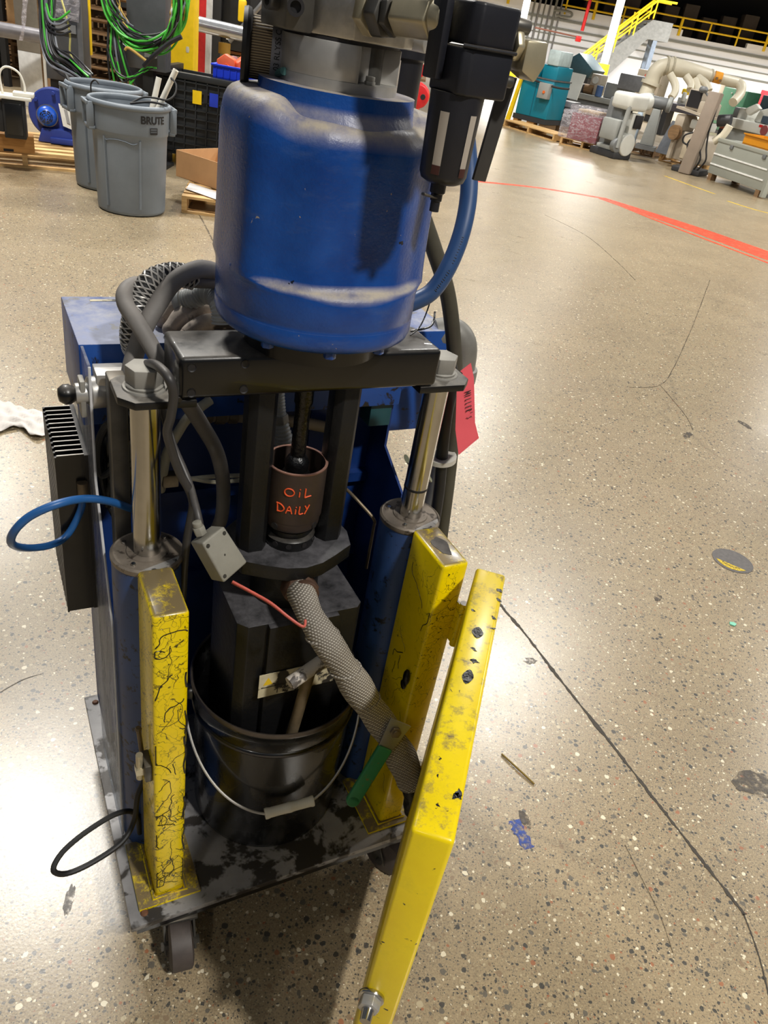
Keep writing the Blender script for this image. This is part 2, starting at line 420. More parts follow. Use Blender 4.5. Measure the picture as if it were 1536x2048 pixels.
def wood_mat(name, a, b_, sc=(2,26,26)):
    m, t, b = new_mat(name); v = t.coord()
    g = t.noise(t.mapping(v, sc), 2.2, 5, .65, .6)
    c = t.mix(t.ramp(g, .28, .74), lin(a), lin(b_)); c = t.mix(t.math('MULTIPLY', t.ramp(t.noise(v, 5, 4), .5, .8), .3), c, lin((110,84,52)))
    t.l.new(c, b.inputs['Base Color']); b.inputs['Roughness'].default_value = .75
    return m
M_WOOD = wood_mat('pallet_pine', (176,136,82), (222,186,128))
M_WOODD = wood_mat('old_grey_wood', (96,74,50), (150,116,78))
M_WOODX = wood_mat('orange_timber', (176,120,62), (214,160,92))
M_CARD = mat('cardboard', (172,130,86), .8, 0, .1, 6)
M_CARDD = mat('cardboard_inside', (196,156,112), .8, 0, .1, 6)

def painted_stroke(name, col, wear=.5, sc=9):
    """worn floor paint: colour breaks through to bare concrete"""
    m, t, b = new_mat(name); v = t.coord()
    f = t.ramp(t.noise(v, sc, 7, .75), wear-.18, wear+.10)
    t.l.new(t.mix(t.noise(v, 3, 3), lin(col), lin(tuple(int(x*.8) for x in col))), b.inputs['Base Color'])
    b.inputs['Roughness'].default_value = .4
    tr = t.add('ShaderNodeBsdfTransparent')
    mx = t.add('ShaderNodeMixShader', i={0: f, 1: tr.outputs[0], 2: b.outputs[0]})
    t.l.new(mx.outputs[0], t.n['Material Output'].inputs[0])
    return m

# ------------------------------------------------------------ the hall: floor, marks on it, far wall
floor = struct(obj('floor', [([(-34,-9,0), (46,-9,0), (46,60,0), (-34,60,0), (-34,-9,-.1), (46,-9,-.1), (46,60,-.1), (-34,60,-.1)], [(0,1,2,3), (7,6,5,4), (0,4,5,1), (1,5,6,2), (2,6,7,3), (3,7,4,0)])], FLOOR), 'polished tan concrete floor with exposed aggregate')
M_CRACK = mat('crack_filler', (58,52,44), .7, 0, .3, 40, .4, 60)
def ribbon(name, pts, wfun, m, z=.0012, parent=None, sub=8, jit=0.0, th=.0011):
    Q = smooth_pts([(p[0], p[1], z) for p in pts], sub); V = []; F = []; n = len(Q); rr = random.Random(len(pts)*13+n)
    for i, q in enumerate(Q):
        d = (Q[min(i+1, n-1)]-Q[max(i-1, 0)]).normalized(); s = Vector((-d.y, d.x, 0)); w = wfun(i/(n-1))
        a = q+s*(w*(1+jit*rr.uniform(-1, 1))); c = q-s*(w*(1+jit*rr.uniform(-1, 1)))
        V += [tuple(a), tuple(c), (a.x, a.y, z-th), (c.x, c.y, z-th)]
    for i in range(n-1):
        k = 4*i; F += [(k, k+1, k+5, k+4), (k+2, k+6, k+7, k+3), (k, k+4, k+6, k+2), (k+1, k+3, k+7, k+5)]
    F += [(0, 2, 3, 1), (4*n-4, 4*n-3, 4*n-1, 4*n-2)]
    return obj(name, [(V, F)], m, parent)
ribbon('floor_joint', [(0.433, 2.179), (0.467, 2.105), (0.540, 1.987), (0.620, 1.837), (0.694, 1.705), (0.790, 1.536), (0.864, 1.401), (0.931, 1.279), (0.975, 1.198), (1.024, 1.112)], lambda t: .0042+.0022*math.sin(t*23)*math.sin(t*61), M_CRACK, parent=floor, jit=.45, sub=14)
ribbon('floor_joint', [(1.021, 1.116), (1.027, 1.041), (1.025, 0.963), (1.014, 0.880), (0.997, 0.784)], lambda t: .0016, M_CRACK, parent=floor, jit=.5, sub=14)
P_OR = painted_stroke('worn_orange_floor_paint', (236,84,50), .42, 7)
P_OR2 = painted_stroke('thin_orange_floor_paint', (240,90,60), .50, 9)
P_YL = painted_stroke('worn_yellow_floor_paint', (232,196,60), .42, 6)
ribbon('orange_floor_line', [(-0.146, 10.587), (0.343, 10.856), (1.276, 11.313), (2.231, 11.451)], lambda t: .035+.02*t, P_OR, parent=floor)
ribbon('orange_floor_band', [(2.156, 11.414), (2.654, 10.916), (3.235, 10.299), (3.938, 9.381)], lambda t: .10+.16*t, P_OR2, parent=floor, z=.0014)
ribbon('orange_floor_line', [(2.212, 11.323), (2.652, 10.565), (3.217, 9.749), (3.790, 8.949)], lambda t: .03, P_OR, parent=floor, z=.0017)
ribbon('yellow_floor_line', [(4.493, 13.505), (4.783, 13.126), (5.150, 12.923)], lambda t: .03, P_YL, parent=floor)
ribbon('yellow_floor_line', [(3.847, 15.249), (4.182, 14.566), (4.442, 14.072)], lambda t: .025, P_YL, parent=floor)
ribbon('yellow_floor_line', [(0.881, 18.754), (1.505, 19.004), (2.089, 19.268)], lambda t: .05, P_YL, parent=floor)
P_BLUE = painted_stroke('worn_blue_paint', (50,86,176), .58, 70)
ribbon('blue_paint_smear', [(0.470, 1.255), (0.486, 1.219), (0.504, 1.181)], lambda t: .016, P_BLUE, parent=floor, jit=.3)
P_DARK = painted_stroke('dark_floor_patch', (92,84,76), .57, 40)
P_HAIR = painted_stroke('hairline_dirt', (104,92,74), .56, 14)
ribbon('hairline_crack', [(0.755, 1.243), (0.783, 1.154), (0.809, 1.071), (0.821, 0.987)], lambda t: .0008, P_HAIR, parent=floor, jit=.5, sub=10)
ribbon('hairline_crack', [(-0.913, 1.352), (-0.876, 1.412), (-0.810, 1.464)], lambda t: .0012, P_HAIR, parent=floor, jit=.5, sub=10)
ribbon('hairline_crack', [(-2.022, 6.653), (-1.853, 6.306), (-1.678, 5.920), (-1.574, 5.760)], lambda t: .006, P_HAIR, parent=floor, jit=.5, sub=10)
ribbon('hairline_crack', [(2.680, 7.711), (2.161, 6.207), (1.732, 5.020), (1.540, 4.588), (1.326, 4.449)], lambda t: .003, P_HAIR, parent=floor, jit=.5, sub=10)
ribbon('hairline_crack', [(1.198, 9.445), (1.580, 8.735), (1.763, 7.806), (1.844, 7.154)], lambda t: .004, P_HAIR, parent=floor, jit=.5, sub=10)
ribbon('hairline_crack', [(1.540, 4.588), (1.601, 4.175), (1.597, 3.977)], lambda t: .0025, P_HAIR, parent=floor, jit=.5, sub=10)
def blot(name, c, rx, ry, rot, m, parent, z=.0013, n=22, jit=.18):
    rr = random.Random(int(c[0]*1000)); P = []
    for i in range(n):
        a = 2*PI*i/n; k = 1+jit*rr.uniform(-1, 1); x = rx*k*math.cos(a); y = ry*k*math.sin(a)
        P.append((c[0]+x*math.cos(rot)-y*math.sin(rot), c[1]+x*math.sin(rot)+y*math.cos(rot)))
    return obj(name, [prism(P, z-.0011, z)], m, parent)
blot('dark_stain', (1.181, 1.523), .07, .045, .3, P_DARK, floor)
blot('dark_stain', (0.549, 1.859), .022, .014, .3, P_DARK, floor)
blot('dark_stain', (1.064, 2.334), .024, .012, 1.0, P_DARK, floor)
blot('dark_stain', (1.549, 3.896), .05, .02, 1.0, P_DARK, floor)
blot('dark_stain', (1.958, 4.194), .06, .02, 2.0, P_DARK, floor)
blot('dark_stain', (0.498, 1.262), .028, .012, 2.0, P_DARK, floor)
blot('dark_stain', (-0.502, 0.856), .010, .032, .2, P_DARK, floor)
M_OVAL = mat('dark_rubber_disc', (92,88,86), .7, 0, .25, 60, .3, 60)
P_YD = painted_stroke('worn_yellow_print', (240,206,50), .46, 110)
ov = thing('floor_marker', 'round dark floor marker disc with worn yellow print on the concrete', 'floor marker', (1.450, 2.691, 0))
obj('disc', [lathe([(.0,.0005), (.083,.0005), (.083,.0018), (.076,.0026), (.0,.0026)], 40)], M_OVAL, ov)
obj('printed_band', [prism([(.070*math.cos(a), .070*math.sin(a)) for a in [PI*1.02+PI*.66*i/14 for i in range(15)]], .0026, .0031)], P_YD, ov)
for k in range(7):
    a = PI*1.14+PI*.42*k/6; obj('worn_mark', [xf(box(-.005,.005,-.0016,.0016,.0031,.0034), (.052*math.cos(a), .052*math.sin(a), 0), (0,0,a+.9+.6*(k % 3)))], M_INK, ov)
tag(obj('green_scrap', [xf(prism([(-.013,-.006), (.004,-.011), (.014,.002), (.006,.010), (-.010,.008)], 0, .004), (1.325, 2.256, .0004))], mat('mint_scrap', (120,196,168), .5)), 'tiny mint green scrap lying on the concrete near the floor marker', 'scrap')
tag(obj('twig', [tube([(0.443, 1.457, .004), (0.486, 1.415, .006), (0.529, 1.376, .004)], .0028, 6)], mat('olive_twig', (120,98,36), .6)), 'thin olive brown strip lying on the floor right of the yellow door', 'debris')

# ------------------------------------------------------------ the pump cart (local frame: u right, v back, z up)
CART = thing('pump_cart', 'wheeled drum pump cart with blue air motor, black crossbar and yellow guard door', 'pump cart', (-.321, .742, 0), YAW)
UC, VC = .322, .21
# deck and casters
deck = obj('deck_plate', [box(0, .645, 0, .60, .146, .16)], M_PLATE, CART, .0015)
obj('deck_frame', [box(.012, .633, .012, .035, .112, .146), box(.012, .633, .565, .588, .112, .146), box(.012, .035, .035, .565, .112, .146), box(.610, .633, .035, .565, .112, .146)], M_BLACK, deck)
M_RUST = mat('rusty_bolt', (110,74,52), .7, .2, .3, 40)
for u, v in ((.022,.575), (.028,.022), (.62,.022), (.62,.575)): obj('deck_bolt', [lathe([(.0,.164), (.005,.164), (.0075,.161), (.0075,.159)], 12, (u, v, 0))], M_RUST, deck)
for i, (u, v, a, tr) in enumerate(((.097, .044, -.12, -.046), (.560, .060, .5, -.03), (.085, .535, .4, .03), (.560, .535, -.3, .03))):
    # swivel caster: wheel trails behind the pivot
    R = Matrix.Rotation(a, 4, 'Z'); c = Vector((u, v, 0))
    def T(g, c=c, R=R): return [tuple(c+(R @ Vector(p))) for p in g[0]], g[1]
    fk = obj('caster', [T(g) for g in (box(-.035,.035,-.035,.035,.104,.112), lathe([(.026,.086), (.032,.092), (.032,.104), (.026,.104)], 20),
        prism([(-.024,.088), (.024,.088), (tr+.014,.040), (tr-.014,.040)], -.031, -.026, 'x'), prism([(-.024,.088), (.024,.088), (tr+.014,.040), (tr-.014,.040)], .026, .031, 'x'), box(-.031,.031,-.024,.024,.080,.088))], M_STEELD, CART, .001)
    obj('wheel', [T(lathe([(.012,-.023), (.040,-.023), (.050,-.019), (.0505,-.012), (.0505,.012), (.050,.019), (.040,.023), (.012,.023)], 28, (0, tr, .0505), (1,0,0)))], M_TYRE, fk)
    obj('axle', [T(hexa((-.037, tr, .0505), (.037, tr, .0505), .009))], M_STEELD, fk)
# yellow guard posts
def guard_post(u0, m, name='guard_post'):
    p = obj(name, [box(u0, u0+.054, .040, .153, .166, .885)], m, CART, .007, 3)
    obj('foot_plate', [box(u0-.033, u0+.084, .026, .172, .160, .1665)], m, p, .001)
    obj('weld_bead', [tube([(u0-.003, .157, .169), (u0-.003, .037, .169), (u0+.057, .037, .169), (u0+.057, .157, .169)], .0042, 6, 1)], m, p)
    return p
pl = guard_post(.053, Y_POST); pr = guard_post(.537, Y_POST2)
obj('top_scuff', [xf(prism([(.014*math.cos(a)*(1+.2*math.sin(3*a)), .026*math.sin(a)*(1+.12*math.cos(5*a))) for a in [2*PI*i/20 for i in range(20)]], 0, .0009), (.564, .094, .8848))], mat('dark_scuff', (84,80,76), .8, 0, .3, 60), pr)
obj('sealant_blob', [ball((.532, .062, .60), .012, 12, (.5, .8, 1.6)), ball((.533, .068, .575), .009, 10, (.5, 1, 1.3))], M_GUNK, pr)
rs = random.Random(5)
def sealant_strings(n, parent, place, a0, a1, z0, z1, r=.0009):
    for i in range(n):
        a = rs.uniform(a0, a1); z = rs.uniform(z0, z1); th = rs.choice((-1,1))*rs.uniform(.5, 2.4); pts = []; st_ = rs.uniform(.004, .009)
        for k in range(rs.randint(6, 15)):
            pts.append(place(min(max(a, a0), a1), min(max(z, z0), z1))); th += rs.uniform(-.6, .6); a += st_*math.cos(th); z += st_*math.sin(th)
        obj('sealant_string', [tube(pts, r*rs.uniform(.5, 1.3), 5, 3)], M_GUNK, parent)
sealant_strings(44, pl, lambda a, z: (a, .0402, z), .056, .104, .20, .86)
sealant_strings(10, pl, lambda a, z: (.104+.002*math.sin(z*90), .0405, z), .10, .106, .30, .84, .0022)
sealant_strings(16, pr, lambda a, z: (.5372, a, z), .046, .13, .20, .86)
# latch on the left post and its pigtail cable
lt = obj('latch', [box(.041, .053, .052, .090, .505, .545)], M_STEELD, pl, .002)
obj('latch_lever', [cyl((.044,.088,.52), (.040,.100,.585), .004, n=8), ball((.040,.101,.587), .006, 8)], M_BRASS, lt)
obj('latch_pin', [cyl((.035,.07,.50), (.035,.07,.56), .006, n=10), box(.028,.042,.062,.078,.515,.53)], M_ZINC, lt)
# swung-open guard door (box panel) hinged on the right post
DH = Vector((.598, .028, 0)); DD = Vector((-.640, -.768, 0)).normalized(); DN = Vector((-DD.y, DD.x, 0))
if DN.x < 0: DN = -DN
def DP(s, n, z): p = DH+DD*s+DN*n; return (p.x, p.y, z)
def dbox(s0, s1, n0, n1, z0, z1): return [DP(s, n, z) for z in (z0, z1) for n in (n0, n1) for s in (s0, s1)], box(0,1,0,1,0,1)[1]
door = obj('guard_door', [dbox(0, .538, 0, .052, .175, .883)], Y_DOOR, CART, .006, 3, label='yellow box guard door swung open toward the viewer')
for s, a, b in ((.17, .012, .009), (.27, .014, .008)):
    p = DP(s, .026, 0); obj('paint_gouge', [xf(prism([(a*math.cos(t)*(1+.25*math.sin(2*t)), b*math.sin(t)) for t in [2*PI*i/14 for i in range(14)]], 0, .0008), (p[0], p[1], .8828), (0, 0, .6))], M_GUNK, door)
for s, n, a in ((.05,.046,.006), (.075,.048,.005), (.12,.012,.004), (.125,.046,.005), (.15,.048,.004), (.21,.026,.006), (.235,.03,.007), (.47,.046,.007), (.475,.043,.005)):
    p = DP(s, n, 0); rr = random.Random(int(s*1000)); obj('paint_chip', [xf(prism([(a*(1+.5*rr.uniform(-1,1))*math.cos(t), a*.6*(1+.5*rr.uniform(-1,1))*math.sin(t)) for t in [2*PI*i/9 for i in range(9)]], 0, .0007), (p[0], p[1], .8827), (0, 0, rr.uniform(0,3)))], M_GUNK, door)
# striker bolt on the door's free edge
q0 = Vector(DP(.538, .012, .502)); q1 = q0+DD*.020; q2 = q0+DD*.036
st = obj('striker_stud', [cyl(q0, q0+DD*.006, .019, n=24)], M_CHROME, door, .001)
obj('striker_nut', [hexa(q0+DD*.006, q1, .016, .3)], M_STEEL, st, .001); obj('striker_tip', [cyl(q1, q2, .009, .008, 16)], M_CHROME, st)
hg = obj('hinge', [cyl(DP(.002, -.004, .70), DP(.002, -.004, .80), .007, n=14), box(.588,.592,.030,.048,.705,.795)], Y_POST2, CART)
obj('hinge', [cyl(DP(.002, -.004, .26), DP(.002, -.004, .36), .007, n=14), box(.588,.592,.030,.048,.265,.355)], Y_POST2, CART)
# rams
for u, nm in ((.080, 'l'), (.562, 'r')):
    c = obj('ram_cylinder', [cyl((u,VC,.160), (u,VC,.868), .0555, n=48)], M_CYL, CART)
    cp = obj('cylinder_cap', [lathe([(.0,.868), (.0565,.866), (.0575,.869), (.0575,.875), (.054,.878), (.052,.8765), (.033,.8765), (.032,.879), (.026,.879), (.0,.879)], 48, (u,VC,0))], M_COLLAR, c)
    obj('cap_flat', [xf(prism([(-.030,-.044), (.036,-.038), (.030,-.046), (.012,-.0535), (-.012,-.0535)], 0, .0012), (u, VC, .8768), (0,0,.25))], M_PLATE2, cp)
    for a in (.7, 2.4, 4.0): obj('cap_screw', [lathe([(.0,.880), (.0035,.880), (.0042,.878), (.0042,.8765)], 10, (u+.042*math.cos(a), VC+.042*math.sin(a), 0))], M_CHROME, cp)
    rod = obj('ram_rod', [cyl((u,VC,.876), (u,VC,1.151), .0215, n=40)], M_CHROME, c)
    if u > .3: obj('rod_band', [lathe([(.0217,.936), (.0222,.937), (.0222,.940), (.0217,.941)], 40, (u,VC,0))], M_RUB, rod)
    s = -1 if u < .3 else 1
    P = [(u-s*.062, VC-.048), (u+s*.022, VC-.048), (u+s*.042, VC-.026), (u+s*.042, VC+.030), (u+s*.028, VC+.044), (u-s*.062, VC+.044)]
    tb = obj('mounting_tab', [prism(P if s > 0 else P[::-1], 1.151, 1.163)], M_TAB, CART, .0018)
    ws = obj('washer', [lathe([(.0,1.1655), (.030,1.1655), (.031,1.163), (.031,1.1625)], 30, (u,VC,0))], M_BOLT, tb)
    obj('hex_bolt', [lathe([(.026,1.1655), (.0265,1.169), (.026,1.1705)], 30, (u,VC,0)), hexa((u,VC,1.1705), (u,VC,1.196), .0265, .35)], M_BOLT, tb, .0022)
# crossbar
bar = obj('crossbar', [box(.116, .524, .157, .258, 1.166, 1.228)], M_BLACK, CART, .007, 3)
for u, z in ((.132,1.214), (.206,1.2165), (.132,1.1765), (.206,1.178)):
    obj('drilled_hole', [lathe([(.0,.0), (.0048,.0), (.0062,-.0012), (.0062,.001), (.0,.001)], 16, (u, .1568, z), (0,1,0))], M_INK, bar)
obj('weld_seam', [tube([(.1162,.158,1.166), (.1162,.205,1.1655), (.1162,.257,1.166)], .004, 6, 4)], M_BLACK, bar)
# blue air motor: lobed casting lofted from polar sections
def motor_mesh():
    n = 96; zs = [(1.262,.955,0), (1.266,.985,0), (1.274,1.0,0), (1.290,1.0,0), (1.2925,.992,0), (1.295,1.0,0), (1.326,1.0,0), (1.333,.997,.08), (1.338,.992,.25), (1.3415,.988,.6), (1.3445,.985,.9), (1.352,.98,1.0), (1.38,.972,1.0), (1.42,.966,1.0), (1.46,.964,1.0), (1.490,.962,1.0), (1.506,.955,1.0), (1.517,.935,1.0), (1.525,.905,1.0), (1.530,.87,1.0), (1.533,.83,.9), (1.5345,.76,.6), (1.535,.66,.3)]
    V = []; F = []
    for z, s, k in zs:
        for i in range(n):
            a = 2*PI*i/n; cu, cv = math.cos(a), math.sin(a)
            e = 2.0+1.1*min(1, k+.1)
            r = .141/((abs(cu)**e+abs(cv)**e)**(1/e))
            r = min(r, .152)
            f = max(0.0, -cv); side = abs(cu)
            w = 1/(1+math.exp((side-.80)*26))*(1 if cv < .15 else 0)
            r *= s*(1-.105*k*w)
            V.append((UC+r*cu, VC+r*cv, z+.017*(1-w)*max(0, min(1, (z-1.48)/.04))))
    m = len(zs)
    for k in range(m-1):
        for i in range(n):
            j = (i+1) % n; F.append((k*n+i, k*n+j, (k+1)*n+j, (k+1)*n+i))
    F.append(tuple(range(n-1, -1, -1))); F.append(tuple((m-1)*n+i for i in range(n)))
    return V, F
motor = obj('air_motor', [motor_mesh()], M_BLUE, CART, ang=60, label='large blue cast air motor body, dusty on its ledges')
obj('motor_neck', [lathe([(.112,1.520), (.108,1.533), (.102,1.541), (.0995,1.549), (.0985,1.5635), (.0,1.5635)], 56, (UC, VC, 0))], M_BLUE, motor, ang=60)
obj('motor_foot', [lathe([(.0,1.227), (.10,1.227), (.10,1.262), (.0,1.262)], 40, (UC, VC, 0))], M_BLACK, motor)
for a in (-2.45, -1.75, -1.1, -.4, .6, 1.5, 2.4): obj('foot_bolt', [hexa((UC+.124*math.cos(a), VC+.124*math.sin(a), 1.252), (UC+.124*math.cos(a), VC+.124*math.sin(a), 1.264), .009)], M_BLUE, motor, .001)
obj('casting_mark', [lathe([(.0042,-.0012), (.006,.0), (.0042,.001)], 16, (UC-.137, VC-.035, 1.345), (-1,-.25,0))], M_BLUE, motor)
# valve head on top of the motor
A0, A1 = -1.62, -.62
ring = []
for i in range(72):
    a = 2*PI*i/72-PI
    ring.append((UC+(.052 if A0 < a < A1 else .0735)*math.cos(a), VC+(.052 if A0 < a < A1 else .0735)*math.sin(a)))
head = obj('valve_head', [prism(ring, 1.575, 1.6135)], M_STEEL, CART, .0008)
obj('head_flange', [lathe([(.0,1.5635), (.0735,1.5635), (.074,1.565), (.074,1.575), (.0,1.575)], 72, (UC, VC, 0))], M_STEEL, head)
obj('slot_column', [cyl((UC+.045*math.cos(-1.0), VC+.045*math.sin(-1.0), 1.575), (UC+.045*math.cos(-1.0), VC+.045*math.sin(-1.0), 1.6135), .014, n=18)], M_STEELD, head)
b1 = Vector((UC+.064*math.cos(-1.35), VC+.064*math.sin(-1.35), 1.575)); obj('slot_bolt', [hexa(b1, b1+Vector((0,0,.004)), .0068), cyl(b1+Vector((0,0,.004)), b1+Vector((0,0,.009)), .0058, n=14)], M_BOLT, head, .0006)
obj('head_gasket', [lathe([(.0,1.6135), (.071,1.6135), (.071,1.617), (.0,1.617)], 60, (UC, VC, 0))], M_INK, head)
hb = [(UC-.060,VC-.045), (UC-.020,VC-.074), (UC+.046,VC-.074), (UC+.066,VC-.060), (UC+.072,VC-.02), (UC+.072,VC+.06), (UC-.060,VC+.06)]
blk = obj('head_block', [prism(hb, 1.617, 1.705)], mat('cast_aluminium', (188,186,182), .36, 1.0, .22, 40, .12, 60, dust=.3), CART, .003)
obj('end_bracket', [box(UC-.096, UC-.062, VC-.058, VC+.03, 1.617, 1.705)], M_STEELD, blk, .003)
for k, (dv, z) in enumerate(((-.058,1.640), (-.058,1.668))):
    obj('socket_screw', [lathe([(.0,.0), (.0095,.0), (.0095,.012), (.006,.012), (.006,.007), (.0,.007)], 20, (UC-.085, VC+dv, z), (-.35,-1,0))], M_INK, blk)
obj('socket_screw', [lathe([(.0,.0), (.0095,.0), (.0095,.014), (.006,.014), (.006,.008), (.0,.008)], 20, (UC-.096, VC-.03, 1.642), (-1,-.2,0))], M_STEELD, blk)
obj('boss', [cyl((UC+.064,VC-.03,1.628), (UC+.085,VC-.06,1.628), .012, n=16), box(UC+.06,UC+.082,VC-.05,VC,1.617,1.64)], M_STEEL, blk, .002)
# intake silencer on the left of the head
def mesh_mat():
    m, t, b = new_mat('perforated_mesh_brown'); v = t.coord()
    w = t.add('ShaderNodeTexWave', wave_type='BANDS', bands_direction='Z', i={'Vector': v, 'Scale': 110.0}).outputs[1]
    t.l.new(t.mix(w, lin((84,68,50)), lin((186,166,130))), b.inputs['Base Color']); b.inputs['Roughness'].default_value = .6
    t.l.new(t.bump(w, .8, .003), b.inputs['Normal']); return m
ax = Vector((-.94,.30,.02)).normalized(); c0 = Vector((UC-.030, VC+.035, 1.588))
sil = obj('intake_silencer', [lathe([(.0,.0), (.0345,.0), (.0345,.060), (.0,.060)], 40, c0+ax*.02, ax)], mesh_mat(), CART)
obj('silencer_rim', [lathe([(.0,.050), (.037,.050), (.041,.052), (.0425,.056), (.041,.061), (.0,.061)], 44, c0+ax*.02, ax)], M_RUB, sil)
band = obj('silencer_band', [lathe([(.033,.010), (.0356,.011), (.0358,.026), (.033,.026)], 44, c0+ax*.02, ax)], mat('grey_print_band', (140,140,146), .5), sil)
obj('silencer_cone', [lathe([(.014,-.02), (.026,-.008), (.0350,.0), (.0352,.010), (.0,.010)], 36, c0+ax*.02, ax)], M_STEEL, sil)
fx, fy = frame_of(ax)
def wrap_text(s, size, cen, axis, rad, ang0, up):
    """letters bent round a cylinder; up = text 'up' along the axis (+1 / -1)"""
    V, F = text_geo(s, size, .0); x, y = frame_of(axis); out = []
    for px, py, pz in V:
        a = ang0+px/rad; p = Vector(cen)+axis*(py*up)+(x*math.cos(a)+y*math.sin(a))*(rad)
        out.append(tuple(p))
    return out, F
import itertools
front = Vector((-.4,-1,0)); ang_f = math.atan2(front.dot(fy), front.dot(fx))
obj('lettering', [wrap_text('03 RLYSS C', .0095, c0+ax*.0385, ax, .0361, ang_f+.1, 1)], M_INK, band)
obj('green_tube', [tube([(0.246, 0.200, 1.573), (0.251, 0.240, 1.565), (0.254, 0.270, 1.553), (0.258, 0.290, 1.539)], .0045, 10)], mat('teal_green_tube', (64,108,104), .4), sil)
# air filter / regulator hanging at the right front
FX, FY = .386, .004
ang = math.radians(8)
def RF(g):
    M = Matrix.Translation((FX, FY, 0)) @ Matrix.Rotation(ang, 4, 'Z')
    return [tuple(M @ Vector(p)) for p in g[0]], g[1]
filt = obj('air_filter', [RF(prism([(-.036,-.023), (-.027,-.030), (.026,-.030), (.037,-.018), (.037,.026), (-.036,.026)], 1.590, 1.634))], M_FILT, CART, .003, 3, label='black air filter with drain bowl hanging right of the motor')
obj('filter_top', [RF(prism([(-.030,-.019), (-.023,-.028), (.025,-.028), (.041,-.012), (.041,.028), (-.030,.028)], 1.6355, 1.674))], M_FILT, filt, .003, 3)
obj('filter_ridge', [RF(tube([(-.037,-.023,1.635), (-.027,-.032,1.635), (.027,-.032,1.635), (.040,-.016,1.635)], .0019, 8, 1))], M_FILT, filt)
obj('mount_plate', [RF(box(-.047,-.037,.002,.026,1.60,1.69))], M_FILT, filt, .002)
BX, BY = .373, .004
bowl = obj('filter_bowl', [lathe([(.0,1.4985), (.018,1.4995), (.0245,1.503), (.0270,1.509), (.0288,1.571), (.0296,1.591), (.0,1.591)], 44, (BX, BY, 0))], M_FILT, filt, ang=60)
for a, wz in ((-2.45, .0085), (-1.28, .0075), (.2, .008)):
    n = 5; V = []; F = []
    for z, r in ((1.511,.0272), (1.573,.0290)):
        for k in range(n+1):
            t = a+(k/n-.5)*wz/.0275*1.15; V.append((BX+(r+.0004)*math.cos(t), BY+(r+.0004)*math.sin(t), z))
    for k in range(n): F.append((k, k+1, n+2+k, n+1+k))
    obj('sight_window', [(V, F)], M_BOWL, bowl)
    V2 = []
    for z, r in ((1.5105,.0272), (1.520,.0275)):
        for k in range(n+1):
            t = a+(k/n-.5)*wz/.0275*1.15; V2.append((BX+(r+.0008)*math.cos(t), BY+(r+.0008)*math.sin(t), z))
    obj('oil_residue', [(V2, F)], M_OILRED, bowl)
dr = obj('drain_cock', [lathe([(.0,1.468), (.0055,1.468), (.0055,1.479), (.0068,1.480), (.0068,1.487), (.009,1.489), (.009,1.501), (.0,1.501)], 18, (BX-.003, BY, 0))], M_FILT, filt)
obj('drain_lever', [tube([(BX-.006,BY-.004,1.484), (BX-.018,BY-.008,1.486), (BX-.027,BY-.01,1.488)], .0032, 8, 3, None, .5)], M_STEELD, dr)
obj('back_bar', [slab([(0.429, 0.030, 1.501), (0.447, 0.030, 1.500), (0.460, 0.030, 1.612), (0.440, 0.030, 1.612)], .005)], mat('dark_grey_bar', (58,56,54), .5), filt, .001)
ez = [hexa((.424,.0,1.6425), (.434,.0,1.6425), .0165), prism([(.4345,1.620), (.455,1.611), (.464,1.629), (.462,1.6505), (.4345,1.6495)], -.016, .016, 'y')]
obj('outlet_elbow', ez, M_ZINC, filt, .003)
obj('plug', [cyl((.420,-.002,1.6605), (.440,-.003,1.660), .0075, n=18)], M_STEELD, filt, .001)
obj('plug', [cyl((.420,-.002,1.609), (.434,-.003,1.608), .006, n=18)], M_STEELD, filt, .001)
# pipe fittings from head to filter
ft = obj('pipe_elbow', [hexa((.3325,.085,1.650), (.350,.032,1.653), .0225, .2), cyl((.350,.032,1.653), (.356,.014,1.654), .0205, n=24)], M_ZINC, CART, .004, 3)
obj('pipe_nut', [hexa((.3290,.098,1.650), (.3318,.088,1.650), .0225, .5)], M_STEELD, ft, .002)
obj('pipe_nut', [hexa((.322,.118,1.649), (.3282,.100,1.650), .0265, .1)], M_STEELD, ft, .003)
obj('pipe_nut', [hexa((.316,.136,1.649), (.321,.122,1.649), .0255, .4)], M_ZINC, ft, .002)
obj('pipe_stub', [cyl((.310,.155,1.649), (.353,.022,1.653), .013, n=18)], M_STEELD, ft)
# second filter behind
f2 = obj('rear_filter', [lathe([(.0,1.50), (.024,1.50), (.030,1.508), (.031,1.60), (.036,1.603), (.036,1.68), (.0,1.68)], 32, (.452,.30,0))], M_FILT, CART, ang=50)
obj('sight_window', [box(.428,.437,.2705,.2735,1.52,1.60)], M_BOWL, f2, .001)
# tie bars, pump plate, oil cup, neck, pump block
for u in (.252, .392):
    P = [(u-.023,VC-.012), (u-.012,VC-.026), (u+.012,VC-.026), (u+.023,VC-.012), (u+.023,VC+.012), (u+.012,VC+.026), (u-.012,VC+.026), (u-.023,VC+.012)]
    obj('tie_bar', [prism(P, .862, 1.167)], M_PUMP, CART, .001)
P = [(.212,.205), (.224,.165), (.262,.142), (.290,.128), (.322,.122), (.354,.128), (.382,.142), (.422,.165), (.432,.205), (.424,.262), (.386,.292), (.258,.292), (.222,.262)]
pplate = obj('pump_plate', [prism(P, .834, .862)], M_PUMP, CART, .002)
cup = obj('oil_cup', [lathe([(.0,.900), (.036,.897), (.044,.902), (.0475,.908), (.0480,.918), (.0485,.920), (.0500,.925), (.0505,1.019), (.0478,1.0195), (.0470,.93), (.0,.925)], 56, (UC,VC,0))], M_CUP, CART, ang=50, label='brown steel oil cup with orange handwriting')
